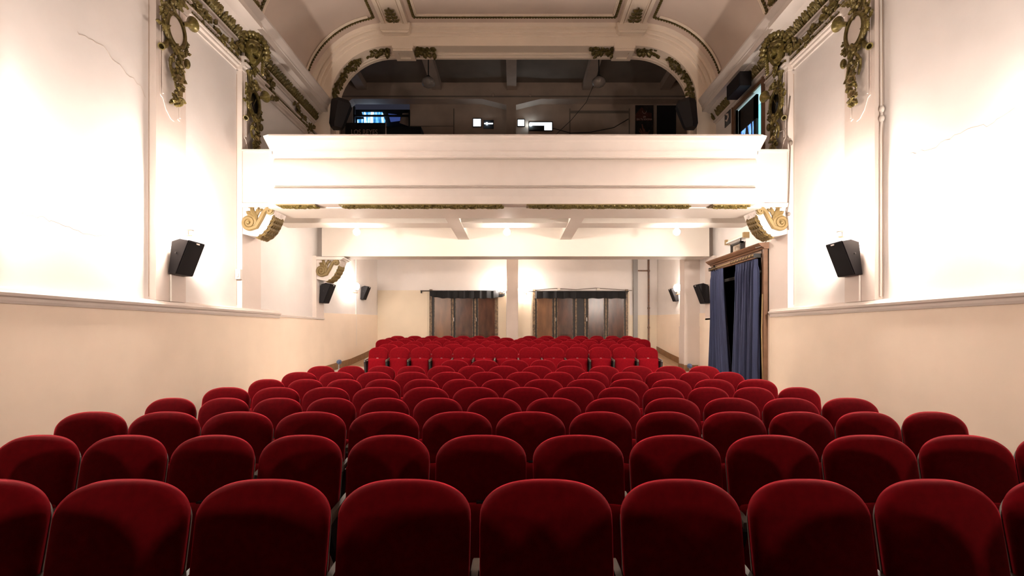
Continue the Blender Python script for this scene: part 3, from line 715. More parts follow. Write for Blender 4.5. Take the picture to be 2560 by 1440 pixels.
# posters, boxes, dark doorway on the balcony
def text(name, body, size, m, loc, parent, ext=.004, align='CENTER'):
    cu = bpy.data.curves.new(name, 'FONT'); cu.body = body; cu.size = size; cu.extrude = ext; cu.align_x = align; cu.align_y = 'CENTER'
    t = bpy.data.objects.new(name + '_curve', cu); COL.objects.link(t); bpy.context.view_layer.update()
    me = bpy.data.meshes.new_from_object(t.evaluated_get(bpy.context.evaluated_depsgraph_get())); bpy.data.objects.remove(t)
    me.materials.clear(); me.materials.append(m)
    o = bpy.data.objects.new(name, me); COL.objects.link(o); o.parent = parent; o.location = loc; o.rotation_euler = (PI / 2, 0, 0); return o
def Pd(px, py, d): return P(px, py, d)
d = 17.6
x0, _, z1 = P(863, 307, d); x1, _, z0 = P(966, 352, d)
root = empty('film_banner', ((x0 + x1) / 2, d, z0), 'dark film banner lettered LOS REYES at the balcony left', 'poster')
hw = (x1 - x0) / 2
MB().box(-hw, hw, 0, .05, 0, z1 - z0).build('board', M['paper'], root, smooth=False)
MB().box(hw - .03, hw, -.012, .0, 0, z1 - z0).build('pale_edge', M['letter'], root, smooth=False)
t_ = text('lettering', 'LOS REYES', .25, M['letter'], (-.05, -.006, EYE - (331 - CY) / F * d - z0), root); t_.scale = (.78, 1, 1)
x0, _, z1 = P(966, 317, d); x1, _, z0 = P(1052, 352, d)
root = empty('black_cabinet', ((x0 + x1) / 2, d, z0), 'low black cabinet beside the LOS REYES banner', 'cabinet')
hw = (x1 - x0) / 2
MB().box(-hw, hw, 0, .6, 0, z1 - z0 - .03).build('body', M['cloth'], root, smooth=False); MB().box(-hw - .01, hw + .01, -.02, .62, z1 - z0 - .03, z1 - z0).build('top', M['black'], root, smooth=False)
d = RB + .44; x0, _, z1 = P(1588, 264, d); x1, _, z0 = P(1633, 352, d); W_, H_ = x1 - x0, z1 - z0
root = empty('concert_poster', ((x0 + x1) / 2, d, z0), 'tall dark poster showing a raised open hand', 'poster')
MB().box(-W_ / 2, W_ / 2, -.03, 0, 0, H_).build('sheet', M['paper'], root, smooth=False)
MB().prism([(-W_ / 2, H_ * .56), (W_ / 2 * .8, H_ * .56), (W_ / 2 * .8, H_ * .78), (.05, H_ * .8), (-.1, H_ * .95), (-W_ / 2 * .6, H_ * .86), (-W_ / 2, H_ * .74)], 'y', -.035, -.029).build('red_field', M['poster_red'], root, smooth=False)
mb = MB(); hz = H_ * .08
mb.tube([(.02, -.04, 0), (.03, -.045, hz + .04), (.03, -.04, hz + .2)], [.11, .12, .09], 10)
for (xa, za), (xb, zb), r in (((-.03, .2), (-.09, .5), .026), ((.02, .22), (-.03, .33), .026), ((-.07, .16), (-.16, .33), .024), ((-.08, .1), (-.2, .26), .022), ((.1, .1), (.19, .28), .028)):
    mb.tube([(xa, -.04, za + hz), ((xa + xb) / 2, -.042, (za + zb) / 2 + hz), (xb, -.04, zb + hz)], [r, r, r * .8], 7)
hb = mb.build('printed_hand', M['skin'], root); hb.scale = (1, .25, 1); hb.location = (0, -.025, 0)
text('lettering', 'SPI\nEN TU IDIOMA', .085, M['letter'], (0, -.037, H_ * .63), root, .002)
MB().tube([(.075 * math.cos(-PI * q / 8), -.036, H_ * .84 + .1 * math.sin(-PI * q / 8)) for q in range(9)], .006, 4).build('cup_emblem', M['letter'], root)
d = RB + .43; x0, _, z1 = P(1641, 264, d); x1, _, z0 = P(1690, 352, d)
root = bpy.data.objects.new('door_4', None); COL.objects.link(root); root['kind'] = 'structure'; root['label'] = 'dark doorway at the right end of the balcony rear wall'; root.location = ((x0 + x1) / 2, d, z0)
hw = (x1 - x0) / 2; MB().box(-hw, hw, -.01, .02, 0, z1 - z0).build('opening', M['sign_k'], root, smooth=False)
mb = MB().box(-hw - .05, -hw, -.04, .02, 0, z1 - z0 + .05).box(-hw - .05, hw, -.04, .02, z1 - z0, z1 - z0 + .05); mb.build('door_frame', M['dark_wall'], root, smooth=False)
# pendant lamps
for k, (px, py) in enumerate(((1071, 206), (1497, 205))):
    x, d, z = P(px, py, 16.0)
    root = empty('pendant_lamp', (x, d, z), ['unlit glass globe pendant hanging left of centre over the balcony', 'unlit glass globe pendant with a trailing wire, right of centre over the balcony'][k], 'lamp', 'unlit globe pendants over the balcony')
    MB().lathe([(.001, .165), (.07, .16), (.14, .12), (.2, .06), (.215, 0), (.205, -.05), (.16, -.11), (.1, -.145), (.03, -.165), (.001, -.167)], (0, 0, 0), (0, 0, 1), 20).build('glass_globe', M['glass_lamp'], root)
    MB().lathe([(.05, .2), (.08, .16), (.075, .14)], (0, 0, 0), (0, 0, 1), 12).build('cap', M['black'], root)
    MB().tube([(0, 0, .16), (0, 0, 10.46 - z)], .018, 6).build('stem', M['black'], root)
    if k == 1: MB().tube([(-.15, .1, -.05), (-.35, .3, -.5), (-.8, .6, -.95), (-1.2, 1.0, -1.2), (-1.4, 1.4, -1.35)], .012, 4).build('trailing_wire', M['cable_k'], root)
mb = MB().tube([(Xb(1384), RB + .42, Zb(309)), (Xb(1430), RB + .4, Zb(322)), (Xb(1480), RB + .4, Zb(320)), (Xb(1540), RB + .4, Zb(308)), (Xb(1578), RB + .42, Zb(285))], .014, 4)
tag(mb.build('slack_cable', M['cable_k']), 'slack cable drooping across the balcony rear wall', 'cable')
mb = MB().tube([(Xb(1245), RB - .02, Zb(237)), (Xb(1325), RB - .02, Zb(239))], .02, 5)
mb.ball((Xb(1233), RB - .03, Zb(238)), .06, 8, 5).ball((Xb(1326), RB - .03, Zb(239)), .05, 8, 5)
tag(mb.build('wall_conduit', M['dark_wall']), 'short conduit with round fittings above the balcony pier', 'pipe')

# upper side door on the right
c, dd, u = UPDOOR; wp = WP[1]
root = bpy.data.objects.new('door_5', None); COL.objects.link(root); root['kind'] = 'structure'; root['label'] = 'dark double door with blue lit glass on the right of the balcony'; root.location = (wp, (c + dd) / 2, 4.3)
cy = (c + dd) / 2; A, B = c - cy, dd - cy; H_ = u - 4.3
mb = MB()
for e, sg in ((A, -1), (B, 1)): mb.box(-.04, .06, e, e + sg * .09, 0, H_ + .09); mb.box(-.06, 0, e + sg * .06, e + sg * .1, 0, H_ + .09)
mb.box(-.04, .06, A, B, H_, H_ + .09); mb.build('surround', M['frame_wood'], root, smooth=False)
leaf = MB()
y0, y1 = A + .42, B - .02
for a_, b_, z0, z1 in ((y0, y0 + .12, 0, H_ - .03), (y1 - .1, y1, 0, H_ - .03), (y0, y1, 0, .5), (y0, y1, 1.75, H_ - .03)): leaf.box(.06, .11, a_, b_, z0, z1)
lf = leaf.build('door_leaf', M['door_frame'], root, smooth=False)
def blue_glass():
    m, N, L, b = nt('blue_rippled_glass'); b.inputs['Base Color'].default_value = (.05, .12, .25, 1); b.inputs['Roughness'].default_value = .15
    tc = N.new('ShaderNodeTexCoord'); mp = N.new('ShaderNodeMapping'); mp.inputs['Scale'].default_value = (1, 14, 3)
    n = N.new('ShaderNodeTexNoise'); n.inputs['Scale'].default_value = 2.0; n.inputs['Detail'].default_value = 4
    r = N.new('ShaderNodeValToRGB'); r.color_ramp.elements[0].position = .4; r.color_ramp.elements[0].color = (.02, .06, .22, 1); r.color_ramp.elements[1].position = .7; r.color_ramp.elements[1].color = (.18, .38, .75, 1)
    L.new(tc.outputs['Object'], mp.inputs[0]); L.new(mp.outputs[0], n.inputs['Vector']); L.new(n.outputs['Fac'], r.inputs[0]); L.new(r.outputs[0], b.inputs['Emission Color']); b.inputs['Emission Strength'].default_value = .5
    return m
MB().box(.075, .09, y0 + .1, y1 - .08, .45, 1.8).build('glass_pane', blue_glass(), lf, smooth=False)
mb = MB(); ym = (y0 + y1) / 2; pts = [(.06, ym, .35), (.06, ym + .17, 1.05), (.06, ym, 1.75), (.06, ym - .17, 1.05), (.06, ym, .35)]
for p_, q_ in zip(pts, pts[1:]): mb.tube([p_, q_], .022, 4)
mb.tube([(.06, y0 + .2, .45), (.06, y0 + .2, 1.8)], .014, 4)
mb.build('diamond_bars', M['door_frame'], lf, smooth=False)
MB().box(.1, .55, A + .03, A + .08, 0, H_ - .1).build('open_leaf', M['door_frame'], root, smooth=False)
mb = MB().box(.4, 1.7, A - .5, A - .45, 0, H_ + .4).box(.4, 1.7, B + .5, B + .55, 0, H_ + .4).box(1.65, 1.7, A - .5, B + .5, 0, H_ + .4).box(.4, 1.7, A - .5, B + .5, H_ + .35, H_ + .4).box(.4, 1.7, A - .5, B + .5, -.05, 0)
mb.build('lobby_wall', M['teal'], root, smooth=False)
ld = bpy.data.lights.new('lobby_light', 'POINT'); ld.energy = 11; ld.color = (.62, .92, 1.0); ld.shadow_soft_size = .1
lo = bpy.data.objects.new('lobby_light', ld); COL.objects.link(lo); lo.location = (wp + 1.0, cy - .3, 6.2)
# sign
q = wl(1817, 293, 5.13)
root = empty('exit_sign', (5.155, q[1], q[2]), 'small black sign with a white curved arrow beside the upper door', 'sign')
MB().box(-.012, 0, -.16, .16, -.2, .2).build('plate', M['sign_k'], root, smooth=False)
MB().tube([(-.016, .06, .09), (-.016, -.05, .05), (-.016, -.07, -.03), (-.016, .0, -.09), (-.016, .07, -.05)], .022, 5).build('arrow', mat('sign_white', (.6, .5, .46), .5), root)

# ------------------------------------------------------------------ wall sconces and bulbs
def sconce(wallx, s, y, z, label, lit=True, yaw=0):
    """J arm on the wall, globe to the room side; wallx is the wall face."""
    root = empty('wall_sconce', (wallx, y, z), label, 'wall lamp', 'frosted globe wall sconces')
    rear = y > 14
    i = -s
    MB().ball((i * .22, 0, 0), .115, 20, 12).build('globe', M['globe_rear' if rear else 'globe_near' if y < 6 else 'globe'], root)
    MB().tube([(i * .03, 0, .18), (i * .03, 0, 0), (i * .05, 0, -.1), (i * .11, 0, -.17), (i * .2, 0, -.2), (i * .28, 0, -.2)], .011, 7).build('arm', M['brass'], root)
    MB().lathe([(.005, -.2), (.012, -.19), (.012, -.135), (.075, -.13), (.08, -.115), (.07, -.105), (.0, -.1)], (i * .22, 0, 0), (0, 0, 1), 16).build('cup', M['white_metal'], root)
    MB().box(0, i * .02, -.05, .05, .02, .16).tube([(0, 0, .12), (i * .035, 0, .12)], .014, 6).build('wall_plate', M['white_metal'], root, smooth=False)
    return root
sconce(-WF[-1], -1, 7.52, 3.07, 'globe sconce above the loudspeaker on the left pilaster')
sconce(WF[1], 1, 7.52, 3.05, 'globe sconce above the loudspeaker on the right pilaster')
sconce(-WF[-1], -1, 4.6, 3.07, 'unseen globe sconce added on the left wall to brighten it')  # out-of-view pair, added to light the near walls and side rows
sconce(WF[1], 1, 4.6, 3.05, 'unseen globe sconce added on the right wall to brighten it')
sconce(-.245, 1, REAR - .25, EYE + 107 / F * (REAR - .25), 'globe sconce on the left side of the rear pier')
sconce(.16, -1, REAR - .25, EYE + 105 / F * (REAR - .25), 'globe sconce on the right side of the rear pier')
sconce(-5.03, -1, 15.6, 2.83, 'globe sconce on the left rear wall between two loudspeakers')
sconce(5.18, 1, 15.5, 2.78, 'globe sconce behind the right rear pier')
for px, lab in ((905, 'bare ceiling bulb left of centre under the balcony'), (1268, 'bare ceiling bulb in the middle under the balcony'), (1678, 'bare ceiling bulb right of centre under the balcony')):
    x = (px - CX) / F * 11.75
    root = empty('ceiling_bulb', (x, 11.35, 3.80), lab, 'lamp', 'bare bulbs under the balcony')
    MB().lathe([(.0, 0), (.06, -.0), (.055, -.02), (.03, -.035), (.03, -.075), (.0, -.075)], (0, 0, 0), (0, 0, 1), 12).build('lamp_holder', M['white_metal'], root)
    MB().ball((0, 0, -.135), .075, 16, 10).build('bulb', M['bulb'], root)

# unseen low lamps, added behind the camera to light seats and walls
for sx in (-1, 1):
    root = empty('fill_lamp', (sx * 3.3, -.7, 0), ('left' if sx < 0 else 'right') + ' small added fill lamp on a stand behind the camera', 'lamp')
    MB().tube([(0, 0, 0), (0, 0, 1.05)], .02, 6).lathe([(.0, 0), (.2, .0), (.2, .02), (0, .03)], (0, 0, 0), (0, 0, 1), 12).build('stand', M['black'], root)
    MB().ball((0, 0, 1.11), .06, 12, 8).build('bulb', emat('fill_bulb', (1.0, .8, .62), FILL), root)

# short-standing floor lamps in the cross aisle, their reflectors turned to the rear rows
for sx, px, py, lab in ((-1, 847, 905, 'small floor lamp on a short stand at the left end of the cross aisle'), (1, 1725, 915, 'small floor lamp on a short stand at the right end of the cross aisle')):
    x, d, z = P(px, py, 10.3); zb = zf(d)
    root = empty('floor_lamp', (x, d, zb), lab, 'lamp', 'floor lamps of the cross aisle')
    h = z - zb
    MB().tube([(0, 0, 0), (0, 0, h - .045)], .010, 6).lathe([(.0, 0), (.1, .0), (.1, .015), (0, .02)], (0, 0, 0), (0, 0, 1), 12).build('stand', M['pipe'], root)
    recalc(MB().lathe([(.0, -.05), (.025, -.045), (.042, -.02), (.05, .03), (.046, .03), (.038, -.018), (.02, -.04), (.0, -.044)], (0, 0, h), (0, 1, -.05), 16).build('reflector', M['lamp_blue'], root))
    MB().ball((0, .004, h), .026, 10, 6).build('bulb', emat('floor_bulb', (1.0, .86, .72), FOOT), root)

# ------------------------------------------------------------------ loudspeakers
def speaker(s, wx, y, z, label, sc_=1.0, rail=True, name='wall_loudspeaker', side='speaker_side'):
    """wedge cabinet with its grille facing the middle of the room, tilted down; local x points to the room."""
    root = empty(name, (s * wx, y, z), label, 'loudspeaker', 'black wedge loudspeakers on the side walls')
    i = -s
    prof = [(.055, .26), (.173, .30), (.30, .277), (.11, -.215), (0.005, -.215)]
    mb = MB(); n = 5
    # bevelled cabinet: near and far end plates slightly smaller
    def ring(yy, k): return [(i * (a * k + (1 - k) * .14) * sc_, yy * sc_, (b_ * k + (1 - k) * .03) * sc_) for a, b_ in prof]
    R = [ring(-.2, .97), ring(-.19, 1), ring(.19, 1), ring(.2, .97)]
    vs = [p for r in R for p in r]; fs = []
    for q in range(3):
        for j in range(n): fs.append((q * n + j, q * n + (j + 1) % n, (q + 1) * n + (j + 1) % n, (q + 1) * n + j))
    fs += [tuple(range(n)), tuple(range(3 * n, 4 * n))[::-1]]
    recalc(mb.add(vs, fs).build('cabinet', M[side], root, smooth=False))
    # grille on the sloping face
    g = [(.30, .277), (.11, -.215)]; nx, nz = .93, -.36
    mb = MB()
    a0 = (g[0][0] + (g[1][0] - g[0][0]) * .03, g[0][1] + (g[1][1] - g[0][1]) * .03); a1 = (g[0][0] + (g[1][0] - g[0][0]) * .97, g[0][1] + (g[1][1] - g[0][1]) * .97)
    pr_ = [(i * a0[0] * sc_, a0[1] * sc_), (i * (a0[0] + .012 * nx) * sc_, (a0[1] + .012 * nz) * sc_), (i * (a1[0] + .012 * nx) * sc_, (a1[1] + .012 * nz) * sc_), (i * a1[0] * sc_, a1[1] * sc_)]
    recalc(mb.prism(pr_, 'y', -.182 * sc_, .182 * sc_).build('grille', M['grille'], root, smooth=False))
    MB().box(i * .302 * sc_, i * .312 * sc_, -.02, .05, .235 * sc_, .255 * sc_).build('badge', M['badge'], root, smooth=False)
    MB().lathe([(.0, -.018), (.012, -.016), (.012, 0)], (i * .12 * sc_, -.2 * sc_, .09 * sc_), (0, 1, 0), 8).build('side_knob', M['black'], root)
    MB().box(-i * .0, i * .03, -.1 * sc_, .1 * sc_, -.05 * sc_, .24 * sc_).box(i * .02, i * .06, -.05, .05, 0, .12).build('bracket', M['black'], root, smooth=False)
    return root
speaker(-1, 5.0, 7.6, 2.51, 'black wedge loudspeaker below the left pilaster sconce')
speaker(1, 5.05, 7.6, 2.50, 'black wedge loudspeaker below the right pilaster sconce')
speaker(-1, 5.0, 13.35, 2.41, 'black wedge loudspeaker below the small left console bracket')
speaker(1, 5.05, 13.35, 2.40, 'black wedge loudspeaker beside the far blue curtain', side='speaker')
speaker(-1, 5.02, 16.9, 2.69, 'small wedge loudspeaker with a pale side on the left rear wall', .87, side='speaker_grey' if False else 'speaker_side')
speaker(1, 5.18, 16.2, 2.58, 'small loudspeaker half hidden behind the right rear pier', .8)
def big_speaker(s, label):
    cx_ = -4.36 if s < 0 else 4.36; d = 12.72
    root = empty('stage_loudspeaker', (cx_, d, 6.54), label, 'loudspeaker', 'large loudspeakers hung beside the balcony arch')
    i = -s
    # plan: angled box, tapered towards the bottom, tilted
    vs = []
    for z, k, off in ((.0, .55, i * -.02), (.1, .72, i * -.02), (.62, 1, i * .02), (.70, .8, i * .02)):
        for x, y in ((-.2, 0), (.02, -.12), (.26, .1), (.2, .4), (-.2, .4)): vs.append((off + i * x * k + (-.06 * i if z < .3 else 0), y * k, z))
    n = 5; fs = [(q * n + j, q * n + (j + 1) % n, (q + 1) * n + (j + 1) % n, (q + 1) * n + j) for q in range(3) for j in range(n)] + [tuple(range(n)), tuple(range(3 * n, 4 * n))]
    recalc(MB().add(vs, fs).build('cabinet', M['speaker'], root, smooth=False))
    MB().box(-.02, .02, .15, .42, .5, .55).box(s * .02, s * .36, .36, .42, .5, .55).build('hanging_bracket', M['black'], root, smooth=False)
big_speaker(-1, 'large black loudspeaker hung at the left foot of the arch')
big_speaker(1, 'large black loudspeaker hung at the right foot of the arch')
q = wl(1842, 215, 4.86)
root = empty('cornice_loudspeaker', (4.80, q[1], q[2]), 'flat black loudspeaker fixed to the right cornice', 'loudspeaker')
MB().box(-.02, .22, -.34, .34, -.15, .15).build('cabinet', M['speaker'], root, smooth=False); MB().box(-.03, -.018, -.31, .31, -.13, .13).build('grille', M['grille'], root, smooth=False)
# conduits under the speakers
for s, x, lab in ((-1, -4.985, 'white conduit running down the left pilaster from the loudspeaker'), (1, 5.035, 'white conduit running down the right pilaster from the loudspeaker')):
    tag(MB().tube([(x, 7.45, 1.9), (x, 7.45, 2.6)], .014, 6).build('cable_conduit', M['cable_w']), lab, 'pipe')
tag(MB().tube([(-5.03, 16.3, 1.0), (-5.03, 16.3, 4.1)], .03, 6).build('cable_conduit', M['cable_w']), 'white vertical conduit on the left rear wall', 'pipe')
# cables on walls
x_ = WF[1] - .01
mb = MB().tube([(5.12, 7.14, 1.95), (5.12, 7.14, 4.2), (5.12, 7.12, 4.4), (5.12, 7.13, 4.6), (5.12, 7.14, 6.2)], .014, 5).ball((5.12, 7.12, 4.42), (.03, .04, .05), 8, 5).ball((5.12, 7.12, 4.55), (.03, .04, .05), 8, 5)
tag(mb.build('wall_cable', M['cable_w']), 'pale cable with two insulators at the edge of the right pilaster', 'cable')
mb = MB().tube([P(1972, 575, 9.4), P(1968, 530, 9.4), P(1972, 508, 9.4), P(1974, 440, 9.4), P(1976, 370, 9.4), P(1975, 352, 9.38), P(1968, 338, 9.38), P(1966, 322, 9.4), P(1972, 280, 9.4), P(1976, 240, 9.4)], .010, 5)
mb.ball(P(1977, 357, 9.38), (.04, .03, .05), 8, 6).ball(P(1972, 535, 9.38), (.03, .03, .04), 8, 6)
mb.tube([P(1966, 322, 9.4), P(1958, 326, 9.4), P(1948, 330, 9.42)], .008, 5)
tag(mb.build('wall_cable', M['cable']), 'tangled wires down the corner by the right balcony end', 'cable')
mb = MB().box(-5.09, -5.0, 9.36, 9.42, 2.42, 2.60).box(-5.06, -5.02, 9.33, 9.37, 2.46, 2.52)
tag(mb.build('junction_box', M['cable_w'], smooth=False), 'small open switch box low on the left balcony pilaster', 'switch')

# hairline cracks in the plaster
def crack(pts, x, seed):
    rnd = random.Random(seed); out = []
    P3 = [wl(px, py, x) for px, py in pts]
    for a_, b_ in zip(P3, P3[1:]):
        for k in range(6):
            t = k / 6; out.append((x, a_[1] + (b_[1] - a_[1]) * t + rnd.uniform(-.02, .02), a_[2] + (b_[2] - a_[2]) * t + rnd.uniform(-.02, .02)))
    return out
mb = MB()
mb.tube(crack([(30, 528), (90, 540), (150, 558), (220, 585), (322, 598)], -5.099, 1), .0016, 4)
mb.tube(crack([(190, 80), (250, 110), (300, 165), (350, 215), (366, 250)], -5.099, 2), .0013, 4)
for y_ in (7.155, 9.425): mb.tube([(-5.10, y_, 1.95), (-5.10, y_, 4.0), (-5.10, y_, 6.2)], .005, 4)
mb.tube([P(606, 509, 9.44), P(640, 508, 9.44), P(682, 510, 9.44)], .006, 4)
mb.build('trim_40', M['dirt'], kind='structure')
mb = MB()
mb.tube(crack([(2272, 385), (2330, 372), (2400, 330), (2470, 312), (2550, 262)], 5.159, 3), .0016, 4)
for y_ in (7.155, 9.425): mb.tube([(5.16, y_, 1.95), (5.16, y_, 4.0), (5.16, y_, 6.2)], .005, 4)
mb.tube([P(1912, 507, 9.44), P(1940, 509, 9.44), P(1968, 509, 9.44)], .010, 4)
mb.build('trim_41', M['dirt'], kind='structure')

# ------------------------------------------------------------------ console brackets (scrolls)
def console(s, xw, y, z, label, depth=.5):
    """xw: wall face |x|; local x towards the room. Volute centre sits .13 from the wall."""
    root = empty('console_bracket', (s * xw, y, z), label, 'bracket', 'scrolled console brackets')
    i = -s
    # local coords (x from wall, z from big volute centre)
    big = (.128, 0.0); small = (.505, .218)
    body = [(0, .36), (.66, .36), (.66, .30), (.60, .285), (.585, .23), (.545, .12), (.50, .02), (.44, -.10), (.36, -.19), (.26, -.25), (.12, -.23), (0.0, -.20)]
    recalc(MB().prism([(i * x, z_) for x, z_ in body], 'y', .03, depth).build('body', M['trim'], root, ang=30))
    # mouldings on top
    recalc(MB().prism([(0, .36), (i * .70, .36), (i * .72, .33), (i * .68, .32), (i * .66, .30), (i * .62, .285), (0, .285)], 'y', -.03, depth + .02).build('abacus', M['trim'], root, smooth=False))
    # side plate carrying the scroll
    def spiral(c, r0, r1, a0, turns, n=40, rev=1):
        return [(c[0] + (r0 + (r1 - r0) * k / n) * math.cos(a0 + rev * 2 * PI * turns * k / n), c[1] + (r0 + (r1 - r0) * k / n) * math.sin(a0 + rev * 2 * PI * turns * k / n)) for k in range(n + 1)]
    s_small = spiral(small, .0, .055, 0, 1.25, 26, 1)[::-1]
    s_small = spiral(small, .055, .012, PI * .75, 1.4, 26, -1)
    s_big = spiral(big, .115, .012, -PI * .42, 1.9, 54, -1)
    mid = [(small[0] - .10, small[1] - .02), (small[0] - .155, small[1] - .13), (big[0] + .19, .03), (big[0] + .13, -.075)]
    path = s_small[::-1] + mid + s_big
    # ribbon: wide flat band with raised edge
    pts = [Vector((i * x, 0, z_)) for x, z_ in path]; k = len(pts); wd = []
    ns, nm = len(s_small), len(mid)
    for j in range(k):
        if j < ns: wd.append(.012 + .022 * j / ns)
        elif j < ns + nm: wd.append(.040)
        else: wd.append(.036 - .024 * (j - ns - nm) / len(s_big))
    mb = MB(); vs = []; fs = []
    for j, p in enumerate(pts):
        t = (pts[min(j + 1, k - 1)] - pts[max(j - 1, 0)]).normalized(); a_ = Vector((t.z, 0, -t.x)); wv = wd[j]
        vs += [p + a_ * wv + Vector((0, .05, 0)), p + a_ * wv + Vector((0, -.012, 0)), p + a_ * wv * .6 + Vector((0, -.03, 0)), p - a_ * wv * .6 + Vector((0, -.03, 0)), p - a_ * wv + Vector((0, -.012, 0)), p - a_ * wv + Vector((0, .05, 0))]
    for j in range(k - 1):
        for q in range(5): b0 = j * 6 + q; fs.append((b0, b0 + 1, b0 + 7, b0 + 6))
    recalc(mb.add(vs, fs).build('gilt_scroll', M['gold_flat'], root, ang=30))
    mb = MB().lathe([(.14, .03), (.14, -.005), (.09, -.012), (.0, -.015)], (i * big[0], 0, big[1]), (0, 1, 0), 24)
    mb2 = MB().lathe([(.075, .03), (.075, -.005), (.04, -.012), (.0, -.015)], (i * small[0], 0, small[1]), (0, 1, 0), 18)
    recalc(mb2.build('volute_eye', M['gold_flat'], root))
    mb.ball((i * big[0], -.03, 0), .03, 10, 7)
    recalc(mb.build('volute_eye', M['gold_flat'], root))
    # banded roll behind the small volute
    recalc(MB().lathe([(.075, .03), (.07, .05), (.08, .12), (.07, .19), (.06, .2), (.075, .23), (.06, .27), (.075, .30), (.085, .38), (.075, .45), (.06, .47), (.0, .47)], (i * small[0], 0, small[1]), (0, 1, 0), 18).build('roll', M['trim'], root))
    # acanthus spray between the volutes
    mb = MB(); nr = (0, -1, 0)
    for bx, bz, dx, dz, L_, W2 in ((.25, .08, -.5, 1, .22, .05), (.24, .1, -1, .5, .18, .045), (.2, .17, -.9, .25, .14, .035), (.26, .12, .25, 1, .17, .04), (.28, .2, .9, .6, .11, .03), (.2, .24, -.4, .9, .12, .035), (.15, .17, -.6, -.6, .09, .03), (.27, .02, -.15, 1, .2, .03), (.15, .28, -.8, .5, .07, .025)):
        leaf_mesh(mb, (i * bx, .02, bz), (i * dx, 0, dz), nr, L_, W2, .25, 4)
    mb.build('leaf_spray', M['gold_flat'], root)
    # acanthus leaves on the curved underside
    mb = MB(); edge = [(.55, .14), (.515, .06), (.47, -.04), (.41, -.13), (.33, -.20), (.23, -.245)]
    rnd = random.Random(4)
    for (xa, za), (xb, zb) in zip(edge, edge[1:]):
        t = Vector((i * (xb - xa), 0, zb - za)).normalized(); nrm = Vector((-t.z * 1.0, 0, t.x)); 
        if nrm.z > 0: nrm = -nrm
        for yy in (.10, .17, .24, .31, .38):
            leaf_mesh(mb, (i * xa, yy, za), t + Vector((0, (yy - .24) * 2.5, 0)), nrm, .13, .045, .45, 4)
            if yy in (.10, .38): leaf_mesh(mb, (i * xa, yy, za), t * .3 + Vector((0, (yy - .24) * 6, 0)), nrm, .09, .035, .3, 3)
    mb.build('underside_leaves', M['gold_flat'], root)
    return root
console(-1, 5.0, 9.43, 3.462, 'gilt scroll bracket at the left end of the balcony')
console(1, 5.05, 9.43, 3.462, 'gilt scroll bracket at the right end of the balcony')
console(-1, 5.0, 12.98, 2.99, 'smaller-looking gilt scroll bracket under the deep rear beam')

